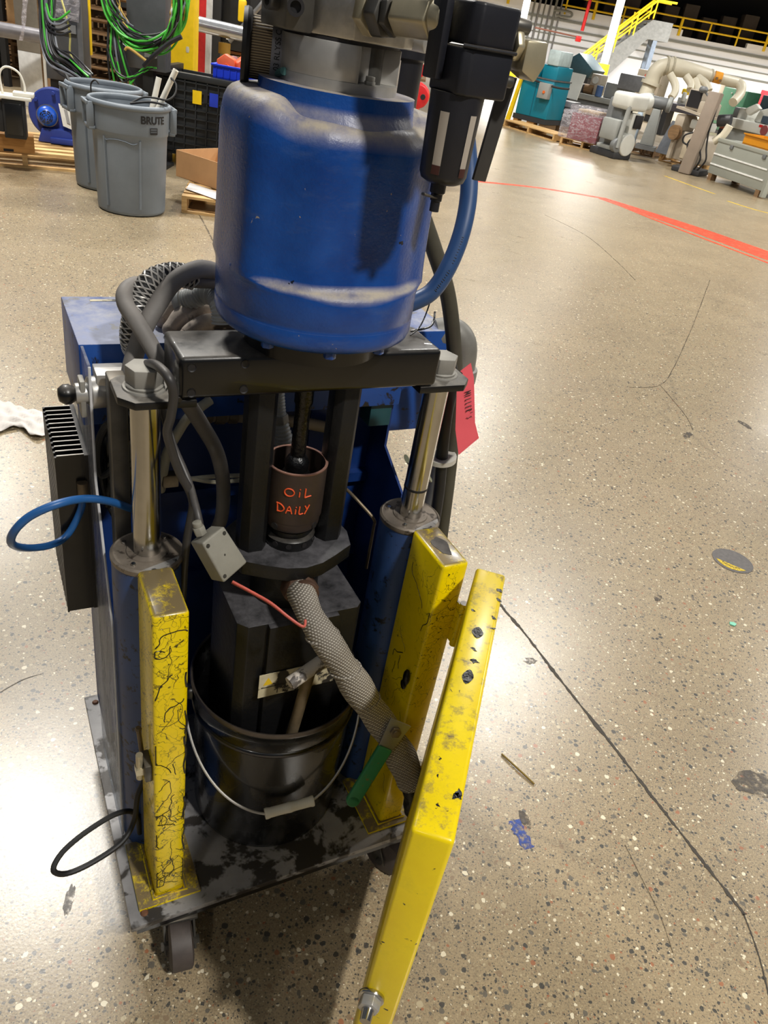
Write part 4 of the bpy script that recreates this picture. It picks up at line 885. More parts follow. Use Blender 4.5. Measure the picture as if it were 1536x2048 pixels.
LET = {'M': [[(0,0),(.05,1)], [(.05,1),(.45,.3)], [(.45,.3),(.85,1)], [(.85,1),(.9,0)]], 'I': [[(.2,0),(.25,1)]], 'L': [[(.1,1),(.1,.05)], [(.1,.05),(.6,.08)]], 'E': [[(.6,.95),(.15,.9)], [(.15,.9),(.12,.05)], [(.12,.05),(.6,.05)], [(.12,.5),(.5,.5)]], 'R': [[(.1,0),(.12,1)], [(.12,1),(.6,.8)], [(.6,.8),(.15,.5)], [(.15,.5),(.6,0)]], "'": [[(.15,1.1),(.1,.8)]], 'S': [[(.6,.9),(.15,.8)], [(.15,.8),(.55,.35)], [(.55,.35),(.1,.05)]]}
p0 = Vector((0.658, 0.260, 1.098)); p1 = Vector((0.677, 0.260, 1.038)); ex = (p1-p0); sx = ex.length; ex.normalize(); wide = Vector((1,0,0)); ey = (wide-ex*wide.dot(ex)).normalized()
word = "MILLER'S"; adv = sx/len(word)
for i, chh in enumerate(word):
    gs = [tube([tuple(p0+ex*(adv*(i+.8*x))+ey*(.013*y)-o) for x, y in st_], .0006, 5, 1) for st_ in LET[chh]]
    obj('pen_letter', gs, M_INK, tg)
# rag on the floor at the left
rag = []; nx, ny = 26, 16; V = []; F = []
ra = Vector((-1.713, 2.701, 0.000)); rb = Vector((-1.420, 2.758, 0.000)); rx = (rb-ra); rl = rx.length; rx.normalize(); ry = Vector((-rx.y, rx.x, 0)); rr = random.Random(3)
for j in range(ny+1):
    for i in range(nx+1):
        s, t = i/nx, j/ny-.5
        wd = .15*(1-.55*s)+.05*math.sin(s*9)*(1 if t < 0 else .3)
        z = .006+.018*abs(math.sin(t*11+s*5))*(1-abs(t)*1.2)+.010*math.sin(s*17+t*7)**2
        p = ra+rx*(s*rl)+ry*(t*2*wd); V.append((p.x, p.y, max(.002, z)))
for j in range(ny):
    for i in range(nx): k = j*(nx+1)+i; F.append((k, k+1, k+nx+2, k+nx+1))
rg = obj('wiping_rag', [(V, F)], mat('white_cotton_rag', (206,200,194), .85, 0, .12, 10), ang=80)
md = rg.modifiers.new('thickness', 'SOLIDIFY'); md.thickness = .003; md.offset = 1
tag(rg, 'crumpled white wiping rag on the floor beside the heat sink', 'rag')

# ------------------------------------------------------------ behind the cart, left
def edge(p0, p1):
    """base edge seen from the front: middle, heading, length"""
    dx, dy = p1[0]-p0[0], p1[1]-p0[1]; return ((p0[0]+p1[0])/2, (p0[1]+p1[1])/2), math.atan2(dy, dx), math.hypot(dx, dy)
def pallet(label, c, rz, L=1.2, Wd=1.0, m=None, group=None, nb=7, z=0.0, name='wooden_pallet', front_to_back=False):
    """c = middle of the front edge; boards run along x, stringers go back"""
    m = m or M_WOOD; t = thing(name, label, 'pallet', (c[0], c[1], z), rz, group); rr = random.Random(int(abs(c[0])*100))
    me = mesh_of('deck_board', [box(-L/2, L/2, -.045, .045, .118, .138)]); me.materials.append(m)
    for i in range(nb): obj('deck_board', None, None, t, mesh=me, loc=(0, .05+(Wd-.1)*i/(nb-1), rr.uniform(-.002,.002)), rz=rr.uniform(-.01,.01))
    ms = mesh_of('stringer', [box(-.022, .022, .0, Wd, .020, .118)]); ms.materials.append(m)
    for x in (-L/2+.022, 0, L/2-.022): obj('stringer', None, None, t, mesh=ms, loc=(x, 0, 0))
    mb = mesh_of('bottom_board', [box(-L/2, L/2, -.045, .045, .0, .020)]); mb.materials.append(m)
    for y in (.05, Wd/2, Wd-.05): obj('bottom_board', None, None, t, mesh=mb, loc=(0, y, .0005))
    return t
M_CAN = mat('grey_trash_can_plastic', (116,124,132), .5, 0, .10, 5, .05, 120)
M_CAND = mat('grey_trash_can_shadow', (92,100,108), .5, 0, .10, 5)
def trash_can(label, c, rz, m, group):
    t = thing('trash_can', label, 'trash can', (c[0], c[1], 0), rz, group)
    prof = [(.0,.004), (.245,.004), (.256,.012), (.260,.03), (.275,.50), (.278,.575), (.286,.585), (.289,.60), (.292,.70), (.294,.762), (.288,.766), (.283,.70), (.268,.48), (.250,.02), (.0,.016)]
    obj('body', [lathe(prof, 64)], m, t, ang=45)
    obj('rim', [lathe([(.286,.760), (.300,.760), (.309,.768), (.310,.782), (.303,.795), (.292,.800), (.284,.795), (.282,.780)], 64, close=True)], m, t, ang=60)
    for a in (-2.55, .55):
        R = Matrix.Rotation(a, 4, 'Z')
        def TT(g): return [tuple(R @ Vector(p)) for p in g[0]], g[1]
        obj('handle', [TT(box(.282,.335,-.100,-.078,.60,.775)), TT(box(.282,.335,.078,.100,.60,.775)), TT(box(.318,.338,-.100,.100,.748,.778)), TT(box(.276,.325,-.10,.10,.585,.612))], m, t, .006)
    for a in (-1.95, -.95, 1.0, 2.2, 3.1): 
        R = Matrix.Rotation(a, 4, 'Z'); V = []
        obj('rib', [([tuple(R @ Vector(p)) for p in tube([(.262,0,.06), (.275,0,.48), (.278,0,.56)], .008, 8, 4)[0]], tube([(.262,0,.06), (.275,0,.48), (.278,0,.56)], .008, 8, 4)[1])], m, t)
    # raised panel border on the wall facing the room
    pts = [(a, z) for a, z in [(-1.90,.06), (-1.90,.50), (-1.86,.535), (-1.6,.55), (-1.35,.545), (-1.15,.53), (-1.02,.54)]]
    obj('panel_edge', [tube([((.2605+.0145*(z-.03)/.47)*math.cos(a), (.2605+.0145*(z-.03)/.47)*math.sin(a), z) for a, z in pts], .006, 8, 5)], M_CAND, t)
    return t
can = trash_can('clean grey plastic trash can with black lettering holding scrap pipes', (-2.482, 6.377), .0, M_CAN, 'grey trash cans')
can2 = trash_can('scuffed grey trash can half hidden behind the lettered one', (-2.932, 6.987), .15, M_CAN, 'grey trash cans')
fc = Vector((0,0,0))-Vector(can.location); af = math.atan2(fc.y, fc.x)
def on_can(s, size, z, a0, rad=.294, parent=None, nm='lettering'):
    V, F = text_geo(s, size, .0, bold=.0022); out = []
    for px, py, pz in V:
        a = a0+px/rad; out.append(((rad+.001)*math.cos(a), (rad+.001)*math.sin(a), z+py))
    return obj(nm, [(out, F)], M_INK, parent)
on_can('BRUTE', .072, .706, af+.62, .2945, can)
lg = []
for (w, h, z, dx) in ((.064,.006,.654,0), (.058,.006,.637,0), (.064,.014,.618,0), (.006,.040,.634,-.031), (.006,.040,.634,.031)):
    V = []; n = 6
    for zz in (z-h/2, z+h/2):
        for k in range(n+1): a = af+.62+dx/.294+(k/n-.5)*w/.294; V.append((.2945*math.cos(a), .2945*math.sin(a), zz))
    lg.append((V, [(k, k+1, n+2+k, n+1+k) for k in range(n)]))
obj('emblem', lg, M_INK, can)
# scrap sticking out of the front can
cx, cy = can.location.x, can.location.y
for i, (a, b, r) in enumerate((((-2.288, 6.520, 0.802), (-2.172, 6.520, 1.042), .022), ((-2.372, 6.600, 0.800), (-2.339, 6.620, 0.960), .022))):
    a = Vector(a); b = Vector(b); d = (b-a).normalized()
    t = tag(obj('plastic_pipe', [lathe([(r*.8,0), (r,0), (r,(b-a).length+.12), (r*.8,(b-a).length+.12)], 18, a-d*.12, d, close=True)], M_WHT), ('long white plastic pipe' if i == 0 else 'short white plastic pipe')+' sticking out of the lettered trash can', 'pipe', 'scrap pipes')
tag(obj('black_cable_scrap', [tube([(-2.449, 6.300, 0.784), (-2.371, 6.350, 0.834), (-2.275, 6.350, 0.847), (-2.179, 6.350, 0.849), (-2.138, 6.400, 0.893), (-2.148, 6.450, 0.956), (-2.203, 6.500, 0.984)], .007, 8), tube([(-2.441, 6.300, 0.786), (-2.295, 6.300, 0.820), (-2.181, 6.300, 0.819)], .008, 8)], M_RUB), 'loose black cable looping out of the lettered trash can', 'cable')
tag(obj('bent_rod', [tube([(-2.875, 6.600, 0.753), (-2.875, 6.600, 0.829), (-2.841, 6.600, 0.863), (-2.810, 6.600, 0.840)], .006, 8)], M_RUB), 'thin bent black rod poking out of the rear trash can', 'rod')
tag(obj('black_rod', [tube([(-3.045, 6.750, 0.690), (-3.114, 6.800, 0.744), (-3.211, 6.900, 0.824)], .014, 8)], M_RUB), 'thick black rod leaning out of the rear trash can', 'rod')

# left pallet with its load
c, rz, L = edge((-4.099, 6.854, 0.000), (-3.317, 7.267, 0.000))
pallet('pale wooden pallet at far left carrying a black motor and a blue blower', c, rz, 1.25, 1.0)
bx = thing('timber_block', 'orange stamped timber block lying on the left pallet', 'timber', (-3.796, 6.983, 0.140), rz)
obj('block', [box(-.42, .20, -.02, .14, 0, .135)], M_WOODX, bx, .004)
obj('notch', [box(-.05, .03, -.0215, -.019, .0, .02)], M_INK, bx)
mt = thing('machine_head', 'black servo motor with a white wire handle on the left pallet', 'motor', (-3.681, 6.915, 0.275), .4)
obj('body', [box(-.09,.08,-.07,.09,0,.30), box(-.16,-.09,-.05,.09,.04,.27)], M_RUB, mt, .008)
obj('face_plate', [box(-.07,.06,-.078,-.070,.03,.27)], M_BLACK, mt, .003)
obj('top_plate', [box(-.17,.14,-.09,.12,.30,.325)], M_WHT, mt, .004); obj('top_box', [box(.0,.16,-.06,.06,.325,.355)], M_WHT, mt, .004)
obj('wire_handle', [tube([(-.08,.0,.325), (-.09,.0,.46), (-.055,.0,.52), (.0,.0,.525), (.06,.0,.49), (.09,.0,.41), (.09,.0,.35)], .009, 10)], M_WHT, mt)
bl = thing('blower', 'round blue blower with a domed fan cover and white paper tag', 'blower', (-3.723, 7.681, 0.145), rz-.15)
MB1 = mat('deep_blue_paint', (42,62,142), .45, 0, .12); MB2 = mat('bright_blue_dome', (34,92,206), .35, 0, .1)
obj('housing', [lathe([(.0,0), (.205,0), (.215,.01), (.215,.07), (.205,.08), (.0,.08)], 48, (0,.10,.24), (0,-1,0))], MB1, bl)
obj('foot', [prism([(-.14,0), (.20,0), (.14,.12), (-.10,.12)], -.06, .10, 'y'), box(-.03,.25,-.10,.08,.0,.05)], MB1, bl, .006)
dm = obj('fan_cover', [lathe([(.0,.080), (.03,.078), (.06,.066), (.08,.043), (.088,.0), (.088,-.06)], 40, (-.05,-.02,.22), (0,-1,0))], MB2, bl, ang=70)
obj('motor_shell', [lathe([(.0,.0), (.094,.0), (.094,-.10), (.0,-.10)], 36, (-.05,-.02,.22), (0,-1,0))], M_GALV, bl)
for rr_, zz in ((.052,.074), (.036,.079), (.020,.082)):
    for k in range(8 if rr_ > .03 else 5):
        a0 = 2*PI*k/(8 if rr_ > .03 else 5); obj('vent_slot', [tube([(-.05+rr_*math.cos(a), -.02-zz+.002, .22+rr_*math.sin(a)) for a in (a0, a0+.2, a0+.4, a0+.55)], .005, 6, 2)], M_INK, dm)
for a in (.5, 1.5, 2.5): obj('housing_bolt', [hexa((.175*math.cos(a),.02,.24+.175*math.sin(a)), (.175*math.cos(a),-.02,.24+.175*math.sin(a)), .016)], MB1, bl)
tg2 = obj('paper_tag', [slab([(.09,-.075,.16), (.20,-.085,.13), (.16,-.02,.32), (.055,-.02,.34)], .002)], mat('white_paper', (222,220,212), .7), bl)
obj('paper_print', [slab([(.125,-.072,.19), (.155,-.076,.18), (.13,-.035,.29), (.10,-.034,.30)], .0028)], mat('grey_print', (150,148,146), .7), tg2)

# posts, guard rails
wp = thing('steel_post', 'square steel post painted white below and grey above, behind the blower', 'post', ((-5.187, 10.300, 0.190)[0], 10.3, 0))
obj('lower_half', [box(-.14,.14,-.10,.10,0,.60)], mat('white_column_paint', (224,224,222), .55), wp, .006)
obj('upper_half', [box(-.14,.14,-.10,.10,.60,1.9)], mat('grey_column_paint', (136,130,120), .55), wp, .006)
obj('corner_strip', [box(.14,.19,-.09,.09,0,1.9)], M_WOODD, wp)
gr = thing('guard_rail', 'round grey steel guard rail running behind the white post', 'guard rail', ((-5.021, 9.600, 0.842)[0], 9.6, 0))
o = Vector(gr.location)
obj('rail', [cyl(Vector((-5.417, 9.400, 0.845))-o, Vector((-4.759, 10.000, 0.803))-o, .075, n=24)], mat('grey_rail_paint', (120,118,122), .35, .3, .15), gr)
obj('rail_post', [cyl((-.9,-.1,0), (-.9,-.1,.86), .05, n=16)], M_GALV, gr)
gr2 = thing('guard_rail', 'shiny galvanised guard rail between the yellow column and the motor', 'guard rail', ((-3.110, 11.000, 1.141)[0], 11.0, 0))
o = Vector(gr2.location)
obj('rail', [cyl(Vector((-3.459, 10.900, 1.181))-o, Vector((-2.651, 11.200, 1.136))-o, .085, n=24)], mat('shiny_galvanised', (178,180,184), .25, .8, .1), gr2)
obj('rail_post', [cyl((.05,.05,0), (.05,.05,.95), .055, n=16)], M_GALV, gr2); obj('rail_clamp', [cyl((.05,.05,.90), (.05,.05,1.02), .075, n=16)], mat('ochre_clamp', (150,116,40), .5), gr2)
yc = thing('yellow_column', 'tall bright yellow steel column behind the black container', 'column', ((-3.101, 9.600, 1.154)[0], 9.6, 0))
obj('shaft', [box(-.125,.125,-.09,.09,0,2.1)], Y_RAIL, yc, .004); obj('anchor_plate', [box(-.2,.2,-.16,.16,0,.02)], Y_RAIL, yc)
obj('weld_dab', [ball((.06,-.09,.98), .02, 8, (1,.3,2))], M_CREAM, yc)
ys = thing('yellow_bracket', 'small yellow bracket beside the dark control panel', 'bracket', ((-3.946, 9.000, 1.021)[0], 9.0, 0))
obj('blade', [box(-.05,.05,-.03,.03,.80,1.75)], Y_RAIL, ys, .01); obj('stem', [box(-.03,.03,-.02,.02,0,.80)], M_GALV, ys)

# black bulk container with a blue tote on its edge
bi = thing('bulk_container', 'black plastic bulk container with ribbed lattice walls behind the cans', 'container', (-2.38, 8.45, 0), .03)
MBK = mat('black_container_plastic', (38,40,42), .5, 0, .15)
w = 1.34; d_ = .95
obj('wall', [box(-w/2,w/2,0,.03,.12,.80), box(-w/2,w/2,d_-.03,d_,.12,.80), box(-w/2,-w/2+.03,.03,d_-.03,.12,.80), box(w/2-.03,w/2,.03,d_-.03,.12,.80), box(-w/2,w/2,.0,d_,.10,.13)], MBK, bi)
for z in (.14,.22,.30,.38,.46,.54,.62,.70,.78): obj('rib', [box(-w/2-.01,w/2+.01,-.022,0,z-.006,z+.006)], MBK, bi)
for i in range(13): x = -w/2+w*i/12; obj('rib', [box(x-.006,x+.006,-.022,0,.12,.80)], MBK, bi)
for z in (.22,.38,.54,.70): obj('rib', [box(-w/2-.022,-w/2,.0,d_,z-.006,z+.006)], MBK, bi)
obj('rim', [box(-w/2-.03,w/2+.03,-.03,.04,.80,.855), box(-w/2-.03,-w/2+.04,.04,d_,.80,.855), box(w/2-.04,w/2+.03,.04,d_,.80,.855)], MBK, bi, .006)
obj('foot', [box(-w/2,-w/2+.16,0,.16,0,.10)], MBK, bi); obj('foot', [box(w/2-.16,w/2,0,.16,0,.10)], MBK, bi); obj('foot', [box(-.08,.08,0,.16,0,.10)], MBK, bi); obj('foot', [box(-w/2,-w/2+.16,d_-.16,d_,0,.10)], MBK, bi); obj('foot', [box(w/2-.16,w/2,d_-.16,d_,0,.10)], MBK, bi)
obj('drop_door', [slab([(-w/2-.02,.0,.60), (-w/2-.02,.0,.88), (-w/2-.36,.12,1.02), (-w/2-.36,.12,.76)], .03)], MBK, bi)
obj('yellow_label', [box(-.255,-.165,-.026,-.022,.60,.72)], Y_RAIL, bi); obj('blue_label', [box(-.085,.0,-.026,-.022,.60,.72)], mat('blue_label', (34,60,190), .5), bi); obj('black_label', [box(-.145,-.105,-.026,-.022,.62,.72)], M_INK, bi)
obj('white_label', [box(.07,.285,-.026,-.022,.60,.715)], mat('beige_paper', (206,198,190), .7), bi); obj('white_strip', [box(.07,.285,-.027,-.022,.555,.592)], M_WHT, bi)
obj('latch', [box(.06,.17,-.035,-.02,.27,.35)], MBK, bi, .006)
tt = thing('tote_bin', 'bright blue plastic tote full of parts on the black container', 'tote', (-2.12, 8.60, .856), .03)
MT = mat('royal_blue_plastic', (22,56,206), .4, 0, .1)
obj('shell', [box(-.34,.40,-.10,-.085,0,.12), box(-.34,.40,.35,.365,0,.12), box(-.34,-.325,-.085,.35,0,.12), box(.385,.40,-.085,.35,0,.12), box(-.34,.40,-.10,.365,0,.012)], MT, tt)
for i in range(11): obj('rib', [box(-.31+i*.066,-.302+i*.066,-.112,-.10,.02,.09)], MT, tt)
obj('rim', [box(-.36,.42,-.12,-.085,.105,.122), box(-.36,.42,.35,.385,.105,.122), box(-.36,-.325,-.085,.35,.105,.122), box(.385,.42,-.085,.35,.105,.122)], MT, tt, .004)
for i, (x, y, s, col, lb) in enumerate(((-.24,.06,.11,(226,96,52),'orange-red casting heaped at the left in the blue tote'), (-.08,.10,.11,(214,84,44),'red-orange bracket in the middle of the blue tote'), (.16,.04,.10,(240,176,46),'yellow plastic guard at the right of the blue tote'), (.12,.24,.15,(246,156,20),'orange box standing tall in the blue tote'), (-.24,.24,.10,(120,66,70),'maroon bag at the left back of the blue tote'), (.30,.24,.08,(232,90,50),'small orange coupling at the right end of the blue tote'))):
    s *= .9; p = thing('spare_part', lb, 'spare part', (-2.12+x, 8.60+y, .87), i*.7, 'parts in the blue tote')
    mm = mat('tote_part_%s' % 'abcdef'[i], col, .5, 0, .15)
    obj('block', [prism([(-s,0), (s,0), (s*.8,s*1.6), (-.2*s,s*2.0), (-s,s*1.4)], -s*.5, s*.5, 'y')], mm, p, .01); obj('lug', [cyl((0,-s*.5-.02,s*.8), (0,s*.5+.02,s*.8), s*.35, n=14)], mm, p)

# cardboard box on its own pallet
c, rz, L = edge((-2.176, 6.534, 0.000), (-1.694, 6.637, 0.000))
c = (c[0]+.38*math.cos(rz), c[1]+.38*math.sin(rz))
pallet('low wooden pallet beneath the open cardboard box', c, rz, 1.15, .95)
c, rz, L = edge((-2.398, 7.220, 0.140), (-1.765, 6.873, 0.140))
cb = thing('cardboard_box', 'open shallow cardboard box right of the lettered trash can', 'box', (c[0], c[1], .1405), rz)
hw = L/2
obj('panel', [box(-hw,hw,0,.008,0,.22)], M_CARD, cb); obj('panel', [box(-hw,hw,.52,.528,0,.22)], M_CARDD, cb)
obj('panel', [box(-hw,-hw+.008,.008,.52,0,.22)], M_CARDD, cb); obj('panel', [box(hw-.008,hw,.008,.52,0,.22)], M_CARDD, cb); obj('bottom', [box(-hw,hw,0,.528,0,.006)], M_CARDD, cb)
ps = tag(obj('paper_sheet', [slab([(-2.162, 6.771, 0.145), (-1.811, 6.572, 0.145), (-1.861, 6.841, 0.145), (-2.207, 7.023, 0.145)], .003)], mat('newsprint', (196,192,190), .8)), 'sheet of newsprint lying on the low pallet', 'paper')

# hanging control panels and cable looms
MPAN = mat('charcoal_panel', (84,86,90), .45, .2, .12)
cp1 = thing('control_panel', 'tall charcoal control panel on a black stand draped with cables', 'control panel', ((-3.861, 8.350, 0.654)[0], 8.35, 0), .1)
obj('enclosure', [box(-.20,.17,-.05,.16,.60,1.75)], MPAN, cp1, .006); obj('door_edge', [box(.13,.175,-.062,-.05,.60,1.75)], mat('grey_door_edge', (116,118,122), .4, .3), cp1)
obj('lower_stand', [box(-.17,.10,-.03,.14,0,.60)], M_RUB, cp1); obj('foot', [box(-.22,.20,-.1,.2,0,.03)], M_RUB, cp1)
obj('shelf', [box(-.15,.12,-.075,-.05,1.02,1.09)], mat('light_grey_channel', (150,152,156), .4, .4), cp1); obj('shelf', [box(-.12,.10,-.065,-.05,.70,.77)], mat('light_grey_channel', (150,152,156), .4, .4), cp1)
obj('film_drape', [prism([(-.12,1.14), (.16,1.12), (.19,1.4), (.15,1.8), (-.14,1.8)], -.10, -.095, 'y')], M_FILM, cp1)
obj('white_riser', [cyl((-.195,-.08,.05), (-.195,-.08,1.8), .014, n=10)], M_WHT, cp1)
cp2 = thing('control_panel', 'charcoal control panel framed by the ring of green cables', 'control panel', ((-2.987, 8.150, 1.133)[0], 8.15, 0), .05)
obj('enclosure', [box(-.18,.18,-.04,.14,.85,1.8)], MPAN, cp2, .006); obj('stand', [box(-.05,.05,.0,.1,0,.85)], M_RUB, cp2); obj('foot', [box(-.2,.2,-.1,.2,0,.03)], M_RUB, cp2)
obj('channel', [box(-.12,.16,-.07,-.04,1.06,1.13)], mat('light_grey_channel', (150,152,156), .4, .4), cp2)
obj('terminal', [box(.0,.10,-.10,-.04,.96,1.02)], mat('connector_grey', (120,120,116), .5), cp2)
MG = mat('green_cable', (74,186,62), .45, 0, .15); MK = mat('black_cable', (34,34,38), .45, 0, .2); MGY = mat('grey_cable', (120,124,134), .45, 0, .15); MOC = mat('ochre_cable', (186,152,72), .5, 0, .15); MWC = mat('white_cable', (206,208,206), .45)
lm = thing('cable_loom', 'big hanging ring of green, black and ochre cables', 'cable loom', ((-2.867, 7.750, 0.842)[0], 7.75, 0))
o = Vector(lm.location); rr = random.Random(11); rc = Vector((-2.860, 7.750, 1.343))-o
for i in range(46):
    m = MG if i < 18 else (MK if i < 34 else (MOC if i < 41 else (MGY if i < 44 else MWC)))
    rx = (.34 if i < 18 else .33)+rr.uniform(-.06,.02); rz_ = (.42 if i < 18 else .40)+rr.uniform(-.09,.03); pts = []; ph = rr.uniform(0,6)
    a0, a1 = (-.1, PI*1.1) if i >= 18 else (.0-.3*rr.random(), PI+.3*rr.random())
    if i >= 34: a0, a1 = (-.25, .9) if i % 2 else (2.1, 3.4)
    for k in range(13):
        a = a0+(a1-a0)*k/12; w1 = 1+.05*math.sin(3*a+ph)
        pts.append((rc.x+rx*w1*math.cos(a), rr.uniform(-.02,.02)+.06*math.sin(a*2+ph), rc.z+.12-rz_*w1*math.sin(a)))
    obj('cable', [tube(pts, .0085 if m is not MG else .0095, 6, 4)], m, lm)
for i in range(7):
    x0 = -.34+.012*i; obj('cable', [tube([(rc.x+x0, .0, 1.8), (rc.x+x0+.02*math.sin(i), .03, 1.3), (rc.x+x0+.015*i, -.02, .95), (rc.x+x0+.03*i, .02, .70), (rc.x+x0+.05*i, -.02, .56)], .009, 6, 5)], (MK, MG, MK, MGY, MK, MG, MK)[i], lm)
for i in range(4): obj('cable', [tube([(rc.x-.34+.03*i, -.03, 1.0-.03*i), (rc.x-.26+.03*i, -.05, .84-.04*i), (rc.x-.10+.03*i, -.06, .80+.03*i), (rc.x+.06+.02*i, -.06, .92)], .008, 6, 5)], MG if i % 2 else MK, lm)
obj('tie_knot', [tube([(rc.x+.02,-.10,.92), (rc.x+.12,-.12,1.02), (rc.x+.26,-.11,1.14), (rc.x+.36,-.10,1.2)], .02, 8, 4)], MK, lm)
obj('cable', [tube([(rc.x+.05,-.10,.96), (rc.x-.10,-.12,1.04), (rc.x-.14,-.12,1.02)], .012, 8, 4)], MOC, lm)
lm2 = thing('cable_loom', 'bundle of black and grey cables falling past the tall control panel', 'cable loom', ((-3.735, 7.800, 0.699)[0], 7.8, 0))
o = Vector(lm2.location)
for i in range(16):
    j = i*.012; m = (MK, MGY, MK, MK, MG, MK, MGY, MK)[i % 8]
    p = [(-3.838, 7.800, 1.377), (-3.823, 7.750, 1.118), (-3.788, 7.700, 0.932), (-3.716, 7.660, 0.808), (-3.578, 7.620, 0.752), (-3.425, 7.550, 0.721), (-3.293, 7.450, 0.669)]
    obj('cable', [tube([tuple(Vector(q)-o+Vector((j*(.9-.10*k)+.012*math.sin(3.1*i+k), .02*math.sin(i+k), (j*(.2+.16*k)+.02*math.sin(2.3*i+k))*(1 if k < 5 else .6)))) for k, q in enumerate(p)], .0095, 6, 5)], m, lm2)
for i in range(4): obj('cable', [tube([tuple(Vector((-3.774, 7.750, 1.163))-o+Vector((.01*i,0,.03*i))), tuple(Vector((-3.722, 7.700, 1.065))-o+Vector((.01*i,0,.03*i))), tuple(Vector((-3.607, 7.680, 1.038))-o+Vector((0,0,.04*i))), tuple(Vector((-3.513, 7.700, 1.083))-o+Vector((0,0,.05*i)))], .010, 6, 5)], (MK, MK, MGY, MG)[i], lm2)
obj('cable', [tube([tuple(Vector((-3.640, 7.800, 1.334))-o), tuple(Vector((-3.573, 7.750, 1.195))-o), tuple(Vector((-3.534, 7.720, 1.049))-o), tuple(Vector((-3.543, 7.720, 0.912))-o), tuple(Vector((-3.493, 7.700, 0.842))-o)], .009, 6, 5)], mat('pale_yellow_cable', (206,196,120), .5), lm2)
for px in ((103,78), (108,92)): pass

# timber and pallets stored along the far left
def pallet_stack(label, x, y, n, rz, m, L=1.2, Wd=1.0):
    t = thing('pallet_stack', label, 'pallet stack', (x, y, 0), rz, 'stacked timber behind the rail'); r2 = random.Random(int(abs(x)*77))
    mb = mesh_of('board', [box(-L/2, L/2, -.06, .06, 0, .022)]); mb.materials.append(m); ms = mesh_of('stringer', [box(-.025, .025, 0, Wd, 0, .095)]); ms.materials.append(m)
    for k in range(n):
        z = k*.139; dx, dy = r2.uniform(-.05,.05), r2.uniform(-.05,.05)
        for y_ in (.06, .5*Wd, Wd-.06): obj('board', None, None, t, mesh=mb, loc=(dx, dy+y_, z))
        for x_ in (-L/2+.025, 0, L/2-.025): obj('stringer', None, None, t, mesh=ms, loc=(dx+x_, dy, z+.022))
        for y_ in (.06, .28, .5, .72, .94): obj('board', None, None, t, mesh=mb, loc=(dx, dy+y_*Wd, z+.117))
    return t
pallet_stack('leaning stack of old brown pallets behind the dark control panel', -4.55, 11.6, 12, .06, M_WOODD)
pallet_stack('stack of weathered pallets seen between the cable bundles', -6.1, 12.6, 12, -.1, M_WOODD)
def sheet_stack(label, x, y, n, rz, Ls):
    t = thing('lumber_stack', label, 'lumber', (x, y, 0), rz, 'stacked timber behind the rail'); r2 = random.Random(int(abs(x)*31))
    for k in range(n):
        h = r2.uniform(.02,.05); z = k*.052; obj('sheet', [box(-Ls/2+r2.uniform(-.1,.1), Ls/2+r2.uniform(-.1,.1), r2.uniform(-.06,.06), 1.0, z, z+h)], M_WOODD if k % 3 else M_CARD, t)
    return t
sheet_stack('tall pile of brown boards and cardboard behind the shiny rail', -3.35, 13.0, 30, .0, 1.9)
sheet_stack('low pile of rough boards behind the blue tote', -1.30, 13.0, 26, .05, 1.3)
sheet_stack('pile of dark timber at the far left edge', -7.6, 13.2, 28, .1, 1.5)
# lean-on oddments and a dark lift truck behind the rail
lt_ = thing('lift_truck', 'black lift truck mast with a yellow grip behind the shiny rail', 'lift truck', ((-3.161, 11.900, 1.142)[0], 11.95, 0))
obj('mast', [box(-.30,-.18,-.1,.05,0,2.2), box(.20,.32,-.1,.05,0,2.2), box(-.18,.20,-.04,.02,.9,2.1)], M_RUB, lt_, .01); obj('brace', [cyl((-.05,-.12,1.0), (.45,-.12,1.6), .03, n=10)], M_GALV, lt_); obj('yellow_grip', [box(.05,.16,-.14,-.10,1.25,1.5)], Y_RAIL, lt_, .02); obj('sticker', [box(-.10,-.02,-.11,-.10,1.02,1.09)], M_WHT, lt_); obj('fork', [box(-.28,-.16,-.9,-.1,.02,.07)], M_RUB, lt_); obj('fork', [box(.2,.32,-.9,-.1,.02,.07)], M_RUB, lt_); obj('base', [box(-.35,.37,-.1,.5,0,.25)], M_RUB, lt_)
rc_ = thing('red_column', 'narrow red and white column behind the yellow column', 'column', ((-3.661, 12.000, 1.294)[0], 12.1, 0))
obj('red_face', [box(-.06,.06,-.06,.06,0,2.2)], mat('red_paint', (216,44,44), .5), rc_); obj('white_edge', [box(.06,.13,-.06,.06,0,2.2)], mat('white_column_paint', (224,224,222), .55), rc_)
rk = thing('storage_rack', 'dark storage rack full of oddments at the far left', 'rack', ((-6.063, 11.500, 0.856)[0], 11.5, 0))
for x in (-.75, -.12, .42): obj('upright', [box(x-.04,x+.04,-.04,.04,0,2.0), box(x-.04,x+.04,.9,.98,0,2.0)], M_RUB, rk)
for z in (.72, 1.45): obj('shelf', [box(-.80,.46,-.05,.98,z,z+.05)], M_WOODD, rk)
for i, (x, w_, h, col, lb) in enumerate(((-.58,.09,.22,(226,70,50),'red carton on the shelf of the left rack'), (-.30,.09,.36,(216,150,40),'orange-yellow sleeve on the shelf of the left rack'), (.02,.08,.34,(150,118,80),'brown parcel on the shelf of the left rack'), (.24,.08,.28,(196,176,70),'mustard box on the shelf of the left rack'))):
    t = thing('stored_carton', lb, 'carton', (rk.location.x+x, 11.6, .771), .1*i, 'goods on the left rack'); mm = mat('stored_goods_%s' % 'abcd'[i], col, .6, 0, .15)
    obj('carton', [box(-w_,w_,-.1,.12,0,h)], mm, t, .008); obj('flap', [slab([(-w_,-.1,h), (w_,-.1,h), (w_,-.16,h+.05), (-w_,-.16,h+.05)], .006)], mm, t)
